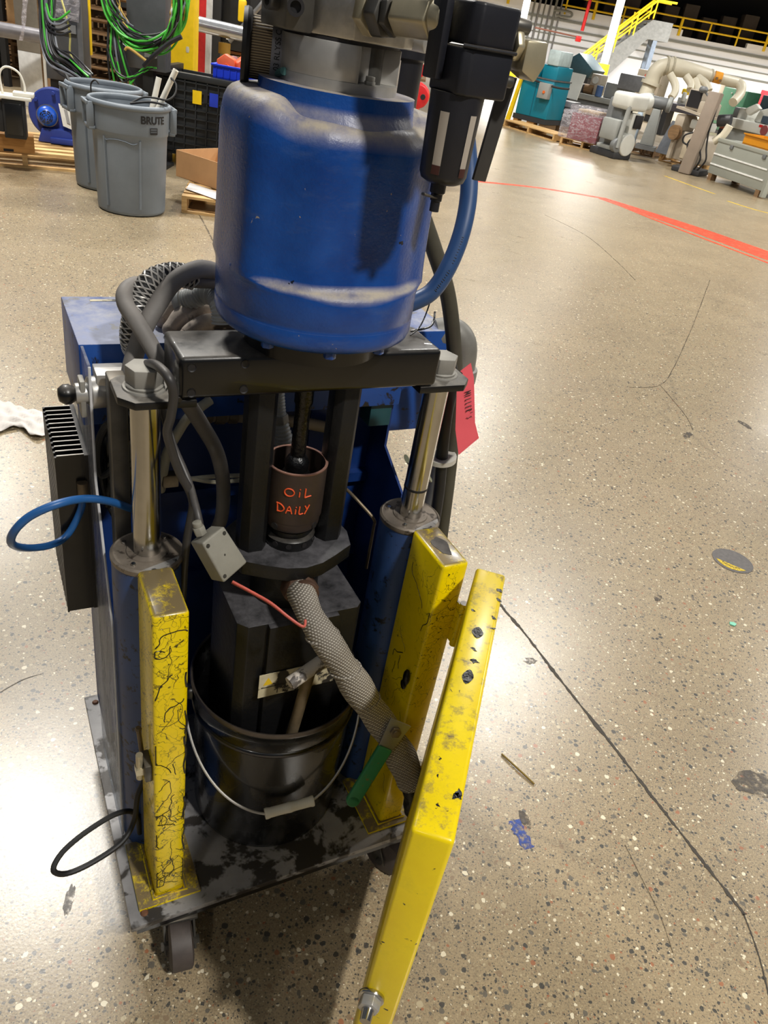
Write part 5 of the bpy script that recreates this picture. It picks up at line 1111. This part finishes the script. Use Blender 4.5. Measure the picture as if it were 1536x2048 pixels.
fd = tag(obj('film_strip', [tube([(-4.704, 9.300, 1.261), (-4.723, 9.250, 1.035), (-4.723, 9.200, 0.899), (-4.754, 9.200, 0.802)], .05, 8, 6, lambda L, t: 1.2-.6*t+.15*math.sin(L*30), .25)], M_FILM), 'twisted strip of clear stretch film hanging over the grey rail', 'film')

# red equipment glimpsed between motor and filter
re_ = thing('red_machine', 'bright red machine with a round guard seen between motor and filter', 'machine', ((-0.399, 10.500, 0.852)[0], 10.5, 0))
MR = mat('machine_red', (214,36,40), .4, 0, .12)
o = Vector(re_.location)
obj('round_guard', [cyl(Vector((-0.506, 10.400, 0.895))-o, Vector((-0.506, 10.400, 0.895))-o+Vector((0,-.22,0)), .13, n=28)], MR, re_, .02, 3); obj('hub', [cyl(Vector((-0.444, 10.150, 0.901))-o, Vector((-0.444, 10.150, 0.901))-o+Vector((0,-.04,0)), .03, n=14)], M_INK, re_)
obj('arm', [slab([tuple(Vector((-0.628, 10.400, 1.138))-o), tuple(Vector((-0.362, 10.400, 1.309))-o), tuple(Vector((-0.342, 10.400, 1.210))-o), tuple(Vector((-0.606, 10.400, 1.011))-o)], .1)], MR, re_, .01)
obj('upper_arm', [slab([tuple(Vector((-0.636, 10.500, 1.314))-o), tuple(Vector((-0.380, 10.500, 1.532))-o), tuple(Vector((-0.351, 10.500, 1.385))-o), tuple(Vector((-0.614, 10.500, 1.189))-o)], .1)], MR, re_, .01)
obj('pedestal', [box(-.45,-.10,-.05,.45,0,1.0)], MR, re_, .02); obj('yellow_block', [box(.03,.20,.1,.4,.50,1.0)], Y_RAIL, re_, .01); obj('timber_base', [box(-.3,.35,-.05,.4,.0,.55)], M_WOODD, re_, .01)

# ------------------------------------------------------------ far wall, stair and mezzanine
YW = 52.0
M_WALL = mat('white_hall_wall', (232,234,238), .7, 0, .04, .6)
M_DARKW = mat('dark_mezzanine', (30,31,36), .8, 0, .2, .5)
M_GREYP = mat('grey_beam_paint', (128,130,124), .5, 0, .08)
wall = struct(obj('wall_back', [box(-34, 46, YW, YW+.3, 0, 3.12)], M_WALL), 'white block wall of the hall below the mezzanine')
obj('wall_cap', [box(-34, 11.5, YW-.02, YW+.32, 3.12, 3.42)], M_WALL, wall); obj('wall_cap', [box(15.2, 46, YW-.02, YW+.32, 3.12, 3.36)], M_WALL, wall)
mz = struct(obj('trim_1', [box(-34, 46, YW+6, YW+6.2, 2.9, 9.0), box(-34, 46, YW+.3, YW+6, 2.9, 3.0)], M_DARKW), 'dark back of the mezzanine storey')
cl = struct(obj('ceiling', [box(-34, 46, 46, YW+6, 6.3, 6.5), box(-34, 46, 45.6, 46, 5.7, 6.5)], mat('grey_roof_steel', (104,100,98), .6)), 'grey steel roof edge over the mezzanine')
tag(obj('roof_pipe', [cyl((-10, 44.5, 6.15), (40, 44.5, 5.95), .16, n=12)], mat('blue_roof_pipe', (70,92,140), .5)), 'blue pipe under the grey roof edge at top right', 'pipe')
for i in range(9):
    x = 6.5+i*1.15; tag(obj('stored_bale', [box(x-.42, x+.42, YW+2.5+.2*(i % 2), YW+3.4, 3.0, 4.3+.25*((i*7) % 3))], mat('dim_storage', (92,84,80), .8, 0, .3, .8), None, .05), 'dim bale stored in the dark behind the mezzanine railing', 'bale', 'bales on the mezzanine')
rl = thing('mezzanine_railing', 'yellow pipe railing along the mezzanine edge', 'railing', (12, YW-.05, 3.12))
for z in (.42, .85): obj('rail', [cyl((-7.4,0,z), (30,0,z), .045, n=8)], Y_RAIL, rl)
obj('rail', [cyl((-26,0,.42), (-8.9,0,.42), .045, n=8)], Y_RAIL, rl); obj('rail', [cyl((-26,0,.85), (-8.9,0,.85), .045, n=8)], Y_RAIL, rl)
for i in range(28):
    x = -25+i*1.62
    if -8.9 < x < -7.4: continue
    obj('baluster', [cyl((x,0,0), (x,0,.88), .05 if i % 3 else .08, n=8)], Y_RAIL, rl)
# beams and conduits along the wall
for i, (z, r, lb) in enumerate(((2.84,.06,'upper grey beam along the white wall'), (2.42,.05,'middle grey beam along the white wall'), (2.10,.025,'thin grey conduit along the white wall'), (1.72,.04,'lower grey conduit along the white wall'))):
    tag(obj('wall_beam', [box(-6, 40, YW-.02-r, YW-.001, z-r, z+r)], M_GREYP), lb, 'beam', 'beams on the white wall')
for i in range(7):
    x0, x1 = (2.751, 51.800, 2.040)[0], (4.546, 51.800, 2.323)[0]; x = x0+(x1-x0)*i/6
    tag(obj('wall_conduit', [cyl((x, YW-.06, .4), (x, YW-.06, 3.9+.1*i), .045+.012*(i % 3), n=8)], M_GREYP if i % 2 else M_GALV), ('leftmost', 'second from left', 'third from left', 'middle', 'third from right', 'second from right', 'rightmost')[i]+' vertical conduit on the white wall left of the stair', 'conduit', 'vertical conduits')
tag(obj('wall_conduit', [tube([(4.172, 51.700, 3.219), (4.782, 51.700, 3.267), (5.161, 51.700, 3.232), (5.132, 51.700, 3.038), (4.344, 51.700, 3.010)], .06, 8, 4)], M_GREYP), 'looped grey conduit high on the white wall', 'conduit')
sp = thing('sprinkler_riser', 'bright red sprinkler pipe hanging left of the white column', 'pipe', ((5.733, 49.500, 2.970)[0], 49.5, 1.6))
o = Vector(sp.location); MRP = mat('sprinkler_red', (206,34,36), .4)
obj('riser', [cyl(Vector((5.755, 49.500, 4.316))-o, Vector((5.721, 49.500, 2.464))-o, .09, n=12)], MRP, sp); obj('valve', [box(-.25,.05,-.1,.1,.35,.62)], MRP, sp, .03); obj('branch', [cyl(Vector((3.208, 49.500, 2.230))-o, Vector((5.702, 49.500, 2.160))-o, .04, n=8)], mat('rust_pipe', (140,90,76), .6), sp)
# white building columns
for px, lb in ((1223, 'tall white building column with a yellow foot beside the stair'), (1050, 'white building column behind the hex fitting')):
    c = {1223: (6.224, 42.000, 2.203), 1050: (2.212, 44.000, 2.372)}[px]
    t = thing('building_column', lb, 'column', (c[0], c[1], 0)); obj('shaft', [box(-.16,.16,-.16,.16,0,7)], mat('white_column_paint', (224,224,222), .55), t, .01); obj('foot_band', [box(-.24,.24,-.24,.24,0,1.25)], Y_RAIL, t, .02)
# stair
st = thing('steel_stair', 'grey steel stair with yellow handrails rising to the mezzanine', 'stair', ((5.741, 45.000, 0.247)[0], 45, 0))
o = Vector(st.location); a = Vector((5.478, 45.000, 0.092))-o; b = Vector((8.393, 45.000, 3.307))-o; a.z = 0.0; MS = mat('stair_grey', (104,106,106), .5, .2)
n = 14; dx = (b.x-a.x); dz = b.z
for y in (0, 1.2): obj('stringer', [prism([(a.x,0), (a.x+.9,0), (b.x,b.z-.75), (b.x,b.z+.05), (a.x,.55)], y-.06, y, 'y')], MS, st)
for i in range(n): obj('tread', [box(a.x+dx*i/n, a.x+dx*(i+1)/n+.03, 0, 1.14, dz*(i+.5)/n-.02, dz*(i+.5)/n+.02)], MS, st)
obj('landing', [box(b.x, b.x+1.0, -.06, 6.6, b.z-.75, b.z+.05)], MS, st)
for y in (-.03, 1.17):
    obj('handrail', [tube([(a.x,y,1.25), (b.x,y,b.z+.85), (b.x+.9,y,b.z+.85)], .05, 8, 1)], Y_RAIL, st); obj('handrail', [tube([(a.x,y,.85), (b.x,y,b.z+.45)], .035, 8, 1)], Y_RAIL, st)
    for i in range(5): x = a.x+dx*i/4; z = dz*i/4; obj('handrail_post', [cyl((x,y,z+.1), (x,y,z+1.1), .035, n=8)], Y_RAIL, st)
obj('support', [box(b.x+.3,b.x+.5,-.05,.15,0,b.z-.7)], mat('blue_grey_column', (96,108,124), .5), st); obj('support', [box(b.x+.3,b.x+.5,1.0,1.2,0,b.z-.7)], mat('blue_grey_column', (96,108,124), .5), st)

# ------------------------------------------------------------ machines stored on the right
def edge_thing(name, label, cat, p0, p1, z=0.0, group=None):
    c, rz, L = edge(p0, p1); return thing(name, label, cat, (c[0], c[1], z), rz, group), L
MTEAL = mat('teal_machine_paint', (14,124,146), .4, 0, .1, 2); MGM = mat('machine_grey', (150,152,148), .5, 0, .12, 3); MGM2 = mat('machine_mid_grey', (112,114,114), .5, 0, .15, 3); MBEI = mat('machine_beige', (180,168,150), .5, 0, .12, 3); MWM = mat('machine_white', (206,206,198), .45, 0, .1, 3); MDK = mat('machine_dark', (50,50,52), .5, 0, .2, 3); MCRM = mat('cream_duct', (214,206,184), .45, 0, .06, 3)
t, L = edge_thing('teal_machine', 'tall teal sheet metal machine standing on blocks', 'machine', (1.223, 19.784, -0.000), (1.933, 19.312, 0.000))
obj('skid', [box(-L/2,L/2,0,.75,.12,.22)], MDK, t); obj('block', [box(-L/2+.02,-L/2+.14,.02,.2,0,.12)], M_WOODX, t); obj('block', [box(-.05,.14,.02,.2,0,.12)], M_WOODX, t); obj('block', [box(L/2-.15,L/2-.02,.02,.6,0,.12)], M_WOODD, t)
obj('body', [box(-L/2+.04,L/2,0,.75,.22,.98)], MTEAL, t, .02); obj('upper_body', [box(-L/2+.04,-.02,.03,.72,1.0,1.26), box(.05,L/2,.03,.72,1.0,1.26)], MTEAL, t, .02); obj('seam', [box(-L/2+.02,L/2+.02,-.012,.76,.975,1.005)], M_GALV, t); obj('panel_line', [box(-.012,.012,-.008,.0,.24,.97)], mat('teal_shadow', (10,96,114), .5), t)
obj('guard', [box(.12,L/2-.02,.0,.6,1.26,1.55)], mat('pale_blue_guard', (190,206,206), .5), t, .03); obj('yellow_knob', [ball((-.08,-.02,1.18), .04, 10)], Y_RAIL, t); obj('control_pod', [box(L/2-.28,L/2-.02,-.16,0,.62,.92)], MGM, t, .01); obj('pod_button', [cyl((L/2-.12,-.16,.75), (L/2-.12,-.18,.75), .03, n=10)], mat('orange_button', (230,110,40), .5), t); obj('cable', [tube([(-L/2,-.03,.97), (0,-.05,.92), (L/2+.1,-.06,.88), (L/2+.4,-.05,.9)], .025, 6)], MDK, t)
obj('yellow_upright', [slab([(-L/2-.12,-.05,.0), (-L/2-.02,-.05,.0), (-L/2+.10,-.05,.95), (-L/2+.04,-.05,.95)], .06)], Y_RAIL, t)
c, rz, L = edge((0.991, 18.740, 0.000), (2.002, 17.512, 0.000)); pallet('pallet in front of the teal machine', c, rz, L, .55, M_WOOD, 'pallets under the right machines')
c, rz, L = edge((2.102, 17.253, 0.000), (2.958, 16.932, 0.000)); pallet('pallet below the red film-wrapped crate', c, rz, L, 1.0, M_WOOD, 'pallets under the right machines')
t, L = edge_thing('wrapped_crate', 'maroon crate wrapped in clear stretch film on a pallet', 'crate', (2.178, 17.187, 0.140), (2.726, 16.879, 0.140), .139)
obj('crate', [box(-L/2,L/2,.06,.7,0,.46)], mat('maroon_crate', (136,30,48), .4, 0, .12, 3), t, .01); obj('crate_top', [box(-L/2+.08,L/2-.1,.12,.6,.46,.54)], mat('beige_carton', (190,170,140), .7), t, .01); obj('stretch_film', [prism([(-L/2-.16,-.05), (-L/2-.08,-.04), (L/2+.02,-.02), (L/2+.04,.76), (-L/2-.08,.76)], .0, .50), prism([(-L/2-.06,-.0), (L/2,-.0), (L/2-.1,.7), (-L/2+.06,.7)], .50, .60)], M_FILM, t, .03)
t, L = edge_thing('milling_machine', 'pale grey knee mill with a round belt cover at its foot', 'machine', (2.943, 16.354, 0.000), (3.472, 16.764, 0.000))
obj('base', [box(-.22,.26,-.05,.6,.0,.12)], MDK, t, .02); obj('column', [box(-.10,.20,.15,.55,.12,1.0)], MGM2, t, .04); obj('belt_cover', [cyl((.06,.12,.26), (.06,-.08,.26), .20, n=28)], MWM, t, .03, 3); obj('side_cover', [box(.03,.25,-.02,.15,.36,.80)], MWM, t, .02); obj('black_recess', [box(.10,.30,-.06,-.02,.55,.78)], M_INK, t, .01); obj('head', [box(-.22,.30,-.10,.40,.84,1.12)], MWM, t, .07, 3); obj('motor', [cyl((.22,.1,.98), (.48,.1,1.02), .15, n=22)], MWM, t, .03); obj('knee', [box(-.30,-.06,.0,.4,.30,.66)], MGM, t, .03); obj('spindle_tube', [cyl((-.20,-.05,.2), (-.16,-.05,1.0), .045, n=12)], MGM, t); obj('drum', [cyl((-.18,.05,.24), (-.18,-.06,.24), .13, n=20)], MGM2, t, .02); obj('skirt', [box(-.18,.26,-.05,.5,.12,.2)], MGM, t, .02)
t, L = edge_thing('surface_grinder', 'long grey machine bed standing behind the wrapped crate', 'machine', (2.999, 24.882, 0.000), (4.749, 23.932, 0.000))
obj('plinth', [box(-L/2,L/2,0,.8,0,.50)], MGM2, t, .03); obj('bed', [box(-L/2,L/2,-.1,.9,.50,.64)], MGM, t, .02); obj('cabinet', [box(-.1,.55,.1,.8,.64,1.02)], MGM, t, .03); obj('head_box', [box(.25,.95,.0,.7,.92,1.30)], mat('blue_grey_machine', (136,138,142), .5), t, .04); obj('column', [box(-.6,-.3,.2,.7,.64,1.15)], MBEI, t, .03); obj('motor', [cyl((-.75,.2,.75), (-.45,.2,.75), .12, n=16)], M_WOODD, t); obj('vise', [box(-.9,-.7,-.05,.2,.64,.86)], MDK, t, .02); obj('blue_drum', [cyl((-.18,-.05,.64), (-.18,-.05,.90), .09, n=16)], mat('blue_white_drum', (70,100,150), .5), t); obj('dial', [cyl((-.45,.18,1.0), (-.45,.16,1.0), .09, n=18)], MWM, t); obj('pedestal', [cyl((-1.05,.2,.64), (-1.05,.2,.9), .07, n=14), box(-1.2,-.9,.05,.35,.86,1.0)], MDK, t)
t, L = edge_thing('electrical_cabinet', 'beige electrical cabinet with a red switch behind the grey bed', 'cabinet', (5.577, 29.841, 0.000), (6.204, 28.972, 0.000))
obj('shell', [box(-L/2,L/2,0,.4,.2,1.42)], MBEI, t, .02); obj('plinth', [box(-L/2,L/2,.02,.38,0,.2)], MDK, t); obj('red_switch', [cyl((-.12,0,1.26), (-.12,-.03,1.26), .05, n=14)], mat('switch_red', (226,70,50), .5), t); obj('handle', [box(-L/2+.03,-L/2+.09,-.03,0,.95,1.1)], MDK, t)
t, L = edge_thing('teal_hood', 'dark teal sloped hood behind the stored machines', 'machine', (3.068, 29.810, 0.000), (3.935, 29.113, 0.000))
obj('leg_frame', [box(-L/2,L/2,0,.8,0,.9)], MDK, t); obj('hood', [prism([(-L/2,.9), (L/2,.9), (L/2+.1,1.15), (0,1.55), (-L/2,1.2)], 0, .8, 'y')], mat('dark_teal', (44,72,82), .5), t, .02)
# dust extraction duct
du = thing('dust_duct', 'cream dust extraction duct with curved branches over the machines', 'duct', ((4.119, 19.500, 0.671)[0], 19.5, 0))
o = Vector(du.location)
def DW(l): return [tuple(Vector(p)-o) for p in l]
obj('riser', [tube(DW([(4.361, 21.941, -0.000), (3.791, 19.000, 0.344), (3.852, 19.200, 0.730), (3.961, 19.500, 1.156), (4.003, 19.500, 1.355)]), .155, 20, 5)], MCRM, du); obj('flange', [cyl(*[Vector(p)-o for p in ((3.988, 19.500, 1.238), (3.998, 19.500, 1.307))], .22, n=20)], MCRM, du)
obj('bend', [tube(DW([(3.993, 19.500, 1.287), (4.006, 19.500, 1.470), (4.113, 19.500, 1.601), (4.272, 19.500, 1.645)]), .165, 20, 6)], MCRM, du)
obj('main', [tube(DW([(4.251, 19.500, 1.642), (4.604, 19.500, 1.633), (5.215, 19.700, 1.600)]), .175, 20, 5, lambda L, t: 1-.28*t), tube(DW([(5.215, 19.700, 1.600), (5.936, 20.000, 1.567)]), .105, 18, 3)], MCRM, du)
for a in ((1332,132), (1342,134), (1422,152)):
    p = {(1332,132): (4.189, 19.500, 1.632), (1342,134): (4.316, 19.500, 1.643), (1422,152): (5.226, 19.700, 1.601)}[a]; p = Vector(p)-o
    obj('duct_band', [cyl(p-Vector((.02,0,0)), p+Vector((.02,0,0)), .19 if a[0] < 1400 else .135, n=20)], mat('duct_band', (176,168,146), .5), du)
for l in ([(4.279, 19.300, 1.504), (4.424, 19.200, 1.344), (4.453, 19.100, 1.203), (4.387, 19.000, 1.085)], [(4.620, 19.300, 1.522), (4.751, 19.200, 1.397), (4.746, 19.100, 1.289)], [(4.900, 19.400, 1.534), (5.057, 19.200, 1.447), (5.140, 19.100, 1.334)], [(4.831, 19.300, 1.480), (4.909, 19.100, 1.315), (4.897, 19.000, 1.168)]): obj('branch', [tube(DW(l), .075, 14, 6)], MCRM, du)
obj('end_drop', [tube(DW([(5.865, 20.000, 1.575), (5.991, 19.900, 1.523), (6.001, 19.800, 1.374), (5.858, 19.600, 1.198)]), .10, 14, 6)], MCRM, du); obj('orange_label', [cyl(Vector((5.302, 19.700, 1.604))-o, Vector((5.461, 19.700, 1.592))-o, .112, n=20)], mat('orange_label', (236,160,40), .5), du)
p = Vector((5.312, 19.570, 1.574))-o; obj('smudged_mark', [box(p.x,p.x+.05,p.y-.012,p.y,p.z-.02,p.z+.03)], M_WOODD, du); obj('smudged_mark', [box(p.x+.09,p.x+.14,p.y-.012,p.y,p.z-.05,p.z+.0)], M_WOODD, du)
# row of smaller machines on pallets
c, rz, L = edge((3.726, 18.349, 0.000), (4.157, 18.003, 0.000)); pallet('grey pallet under the pedestal grinder', c, rz, L, 1.0, M_WOODD, 'pallets under the right machines')
c, rz, L = edge((4.209, 17.634, 0.000), (4.951, 16.934, 0.000)); pallet('yellowish pallet under the beige machine', c, rz, L, 1.1, M_WOOD, 'pallets under the right machines')
t, L = edge_thing('pedestal_grinder', 'grey pedestal grinder beside the cream duct', 'machine', (3.724, 17.756, 0.140), (4.038, 17.649, 0.140), .139)
obj('foot', [box(-.2,.2,0,.35,0,.08)], MGM2, t); obj('pedestal', [prism([(-.13,.08), (.13,.08), (.08,.75), (-.08,.75)], .05, .3, 'y')], MGM, t, .02); obj('motor', [cyl((-.16,.16,.86), (.16,.16,.86), .11, n=20)], MGM2, t, .01); obj('wheel_guard', [cyl((-.24,.16,.86), (-.16,.16,.86), .14, n=20)], MGM, t, .01); obj('wheel_guard', [cyl((.16,.16,.86), (.24,.16,.86), .14, n=20)], MGM, t, .01); obj('tool_rest', [box(-.24,-.14,-.02,.06,.76,.79)], MDK, t)
t, L = edge_thing('gas_bottle', 'pale blue bottle standing left of the pedestal grinder', 'bottle', (3.565, 17.930, 0.140), (3.687, 17.783, 0.140), .139)
obj('shell', [lathe([(.0,0), (.07,0), (.07,.55), (.05,.64), (.03,.67), (.03,.72), (.0,.72)], 18)], mat('pale_blue_bottle', (176,192,206), .45), t); obj('cap', [cyl((0,0,.72), (0,0,.76), .04, n=12)], MDK, t)
t, L = edge_thing('folded_panel', 'dark grey sheet panels leaning on the grey pallet', 'panel', (4.117, 17.682, 0.140), (4.418, 17.346, 0.140), .139)
obj('panel', [slab([(-.20,-.02,0), (.16,-.02,0), (.20,.16,.60), (-.16,.16,.60)], .03)], mat('panel_grey', (98,102,108), .5), t); obj('panel', [slab([(-.05,.06,0), (.26,.06,0), (.26,.24,.56), (-.05,.24,.56)], .03)], mat('panel_grey', (98,102,108), .5), t)
t, L = edge_thing('beige_machine', 'beige machine with a tilted monitor shelf on the yellowish pallet', 'machine', (4.106, 17.079, 0.140), (4.584, 16.472, 0.140), .139)
obj('body', [prism([(-.36,0), (.34,0), (.34,.42), (.22,.52), (-.30,.50)], .1, .7, 'y')], MBEI, t, .03); obj('door', [box(-.02,.28,.07,.1,.05,.42)], mat('tan_door', (190,176,152), .5), t, .02); obj('vent', [box(.16,.22,.05,.07,.12,.3)], M_WOODD, t); obj('gearbox', [box(-.34,-.12,.0,.4,.50,.78)], MBEI, t, .04); obj('drum', [cyl((-.2,.0,.46), (-.2,-.1,.46), .13, n=18)], M_WOODD, t); obj('arm', [box(-.05,.36,.1,.4,.58,.74)], MWM, t, .03); obj('leg', [box(-.26,-.18,-.02,.06,0,.5)], MBEI, t, .01)
obj('shelf', [slab([(-.36,-.05,.86), (.42,-.05,.80), (.42,.5,.80), (-.36,.5,.86)], .04)], MBEI, t); obj('monitor', [box(-.26,.06,.05,.4,.88,1.22)], MBEI, t, .02); obj('screen', [box(-.22,.06,.035,.05,.92,1.20)], M_INK, t); obj('keypad', [box(.08,.34,.0,.35,.84,1.06)], MBEI, t, .03); obj('lamp', [ball((.08,.0,1.24), .07, 12, (1.3,1,.9)), cyl((.08,.0,1.24), (.40,.1,1.0), .018, n=8)], MGM2, t)
t, L = edge_thing('upright_arm', 'tall brown-grey upright arm strung with black hoses', 'machine', (4.392, 16.343, 0.000), (4.595, 16.217, 0.000))
obj('beam', [slab([(-.12,0,.0), (.10,0,.0), (.16,.05,1.38), (-.06,.05,1.38)], .22)], mat('taupe_beam', (146,132,118), .5, 0, .12, 3), t, .02); obj('foot', [box(-.3,.25,-.1,.5,0,.1)], MDK, t, .02); obj('side_motor', [cyl((.20,.1,.95), (.42,.1,1.0), .10, n=16)], MDK, t)
obj('hose_end', [tube([(.28,.0,.62), (.40,.0,.74), (.46,.0,.92)], .07, 12)], MCRM, t)
for k in range(4): obj('hose', [tube([(.02+.03*k,-.03,1.36), (.05+.03*k,-.05,1.05), (.0+.05*k,-.06,.75), (-.15+.12*k,-.08,.5), (-.02+.1*k,-.1,.28), (.0+.05*k,-.06,.05)], .016, 7)], M_RUB, t)
obj('loop', [tube([(-.1,-.06,.70), (-.25,-.08,.62), (-.24,-.08,.50), (-.06,-.06,.46)], .016, 7)], M_RUB, t)
t, L = edge_thing('green_cabinet', 'green cabinet door seen beneath the cream duct', 'cabinet', (8.581, 30.219, 0.000), (8.925, 28.736, 0.000))
obj('shell', [box(-L/2,L/2,0,.5,.1,1.36)], mat('machine_green', (58,112,84), .5), t, .03); obj('base', [box(-L/2,L/2,.02,.48,0,.1)], MDK, t); obj('knob', [ball((-.12,-.02,1.22), .03, 8)], MWM, t); obj('beige_side', [box(-L/2-.3,-L/2,.02,.5,.1,1.42)], MBEI, t, .02)
t, L = edge_thing('black_workbench', 'cluttered dark machine bed under the duct branches', 'machine', (5.526, 24.455, 0.000), (6.670, 23.899, -0.000))
obj('bench', [box(-L/2,L/2,0,.8,.62,.82)], mat('violet_grey', (92,88,96), .5), t, .02); obj('leg', [box(-L/2,-L/2+.15,0,.8,0,.62)], MDK, t); obj('leg', [box(L/2-.15,L/2,0,.8,0,.62)], MDK, t); obj('fixture', [box(-.35,.0,.1,.4,.82,.98), cyl((-.2,.05,.9), (-.2,.05,1.12), .06, n=12)], MWM, t, .02); obj('yellow_cap', [box(-.30,-.12,.05,.25,1.06,1.2)], Y_RAIL, t, .03); obj('black_column', [slab([(.32,.1,.82), (.50,.1,.82), (.60,.2,1.22), (.46,.2,1.22)], .15)], MDK, t, .02); obj('steel_parts', [cyl((.05,.1,.82), (.12,.2,1.2), .03, n=8), cyl((.2,.1,.82), (.1,.2,1.18), .03, n=8), box(.1,.3,.2,.5,.82,1.0)], MGM2, t)
t, L = edge_thing('tool_chest', 'large grey steel chest with two white stripes at the right edge', 'chest', (4.774, 16.013, 0.000), (5.363, 14.625, 0.000))
MCH = mat('chest_grey', (150,152,142), .5, 0, .07, 2)
obj('body', [box(-L/2,L/2,0,.7,.11,.68)], MCH, t, .008); obj('lid', [box(-L/2-.01,L/2+.01,-.012,.71,.64,.70)], MCH, t, .006)
for z in (.27, .44): obj('white_stripe', [box(-L/2+.005,L/2-.06,-.012,0,z-.012,z+.012)], mat('stripe_white', (232,232,228), .5), t)
for x in (-.32, .48): obj('latch', [box(x*L/1.4-.04,x*L/1.4+.04,-.022,0,.58,.645)], MGM2, t, .004)
for x in (-L/2+.05, L/2-.15): obj('foot', [box(x,x+.1,.0,.12,0,.11)], M_WOODD, t); obj('foot', [box(x,x+.1,.58,.7,0,.11)], M_WOODD, t)
obj('end_post', [box(L/2,L/2+.06,-.02,.08,.02,.72)], MCH, t, .005)
o2 = t; cx_, cy_ = t.location.x, t.location.y; rzc = t.rotation_euler.z
def on_chest(x, y): return (cx_+x*math.cos(rzc)-y*math.sin(rzc), cy_+x*math.sin(rzc)+y*math.cos(rzc), .7005)
t = thing('orange_tray', 'orange steel tray lying on top of the grey chest', 'tray', on_chest(.30,.16), rzc); MOT = mat('tray_orange', (214,140,20), .5, 0, .12, 3)
obj('tray', [box(-.62,.7,0,.45,0,.02), box(-.62,.7,0,.02,0,.17), box(-.62,.7,.43,.45,0,.17), box(-.62,-.60,.02,.43,0,.17)], MOT, t); obj('lip', [box(-.63,.7,-.03,.02,.15,.17)], MOT, t)
t, L = edge_thing('white_grinder', 'white tool grinder standing behind the orange tray', 'machine', (6.160, 20.360, 0.000), (7.009, 18.847, 0.000))
obj('base', [box(-L/2,L/2,0,.8,0,.70)], MGM, t, .03); obj('table', [box(-L/2+.1,L/2,-.1,.6,.70,.90)], MWM, t, .03); obj('column', [box(-L/2+.05,-L/2+.35,.1,.6,.70,1.12)], MWM, t, .04); obj('hood', [prism([(-.3,.90), (.5,.90), (.45,1.16), (.1,1.26), (-.25,1.14)], .1, .6, 'y')], MWM, t, .04); obj('black_panel', [box(-.05,.14,.05,.12,.92,1.06)], mat('slate_panel', (60,74,88), .5), t, .01); obj('red_plate', [cyl((.28,-.12,.80), (.28,-.10,.80), .10, n=16)], mat('maroon_plate', (140,70,70), .5), t); obj('red_badge', [box(.1,.2,-.11,-.1,.84,.89)], MRP, t); obj('arm', [slab([(-.5,.0,1.1), (-.3,.0,1.0), (-.05,.0,1.18), (-.2,.0,1.26)], .12)], MWM, t, .03)
t, L = edge_thing('red_cabinet', 'red cabinet with white lettering at the right edge', 'cabinet', (10.493, 32.371, 0.000), (11.118, 30.370, 0.000))
obj('shell', [box(-L/2,L/2,0,.6,.1,1.46)], mat('cabinet_red', (196,30,52), .45), t, .03); obj('plinth', [box(-L/2,L/2,.02,.58,0,.1)], MDK, t)
obj('white_mark', [box(-.10,.0,-.008,0,1.16,1.28)], MWM, t, .02); obj('white_mark', [box(.04,.10,-.008,0,1.13,1.27)], MWM, t, .02); obj('grey_mark', [box(-.05,-.01,-.011,-.008,1.19,1.24)], MGM2, t)
t, L = edge_thing('grey_cabinet', 'slate grey control box in front of the red cabinet', 'cabinet', (8.841, 26.815, 0.000), (9.237, 26.209, 0.000))
obj('shell', [box(-L/2,L/2,0,.4,.85,1.24)], MGM2, t, .02); obj('leg', [box(-.06,.06,.1,.2,0,.85)], MDK, t); obj('foot', [box(-.2,.2,0,.35,0,.03)], MDK, t)
t, L = edge_thing('dark_lathe', 'dark machine parts heaped between the green and red cabinets', 'machine', (7.204, 23.810, 0.000), (7.796, 23.021, 0.000))
obj('bed', [box(-L/2,L/2,0,.6,0,.78)], MDK, t, .03); obj('headstock', [box(-L/2,-L/2+.3,.0,.5,.78,1.02)], MGM2, t, .03); obj('motor', [cyl((.0,.2,.92), (.35,.2,.92), .13, n=16)], mat('blue_motor', (52,82,130), .5), t, .01); obj('upper_box', [box(.0,.4,.3,.6,1.0,1.4)], mat('teal_slate', (58,78,84), .5), t, .02); obj('rust_box', [box(-L/2-.25,-L/2,.0,.3,.45,.62)], mat('rust_box', (150,82,50), .6), t, .01); obj('stand', [box(-L/2-.25,-L/2,.0,.3,0,.45)], MDK, t)
t, L = edge_thing('wire_basket', 'black steel frame cart behind the wrapped crate', 'cart', (2.159, 20.098, 0.000), (2.540, 19.898, 0.000))
obj('frame', [box(-.16,.18,0,.5,.12,.62)], mat('grey_stack', (104,104,108), .5), t, .01)
for z in (.2,.3,.4,.5): obj('layer', [box(-.18,.2,-.02,.0,z-.012,z+.012)], MDK, t)
obj('skid', [box(-.18,.2,0,.5,0,.12)], M_WOODD, t)
t, L = edge_thing('white_board', 'white paper-covered panel leaning behind the teal machine', 'board', (2.138, 22.156, 0.000), (2.780, 21.476, 0.000))
obj('panel', [slab([(-L/2,0,.6), (L/2,0,.6), (L/2,.1,1.15), (-L/2,.1,1.15)], .03)], MWM, t); obj('leg', [box(-.05,.05,.05,.1,0,.65)], MDK, t); obj('foot', [box(-.2,.2,-.1,.3,0,.03)], MDK, t); obj('tray', [box(-L/2,L/2,-.2,.0,.5,.56)], MDK, t)
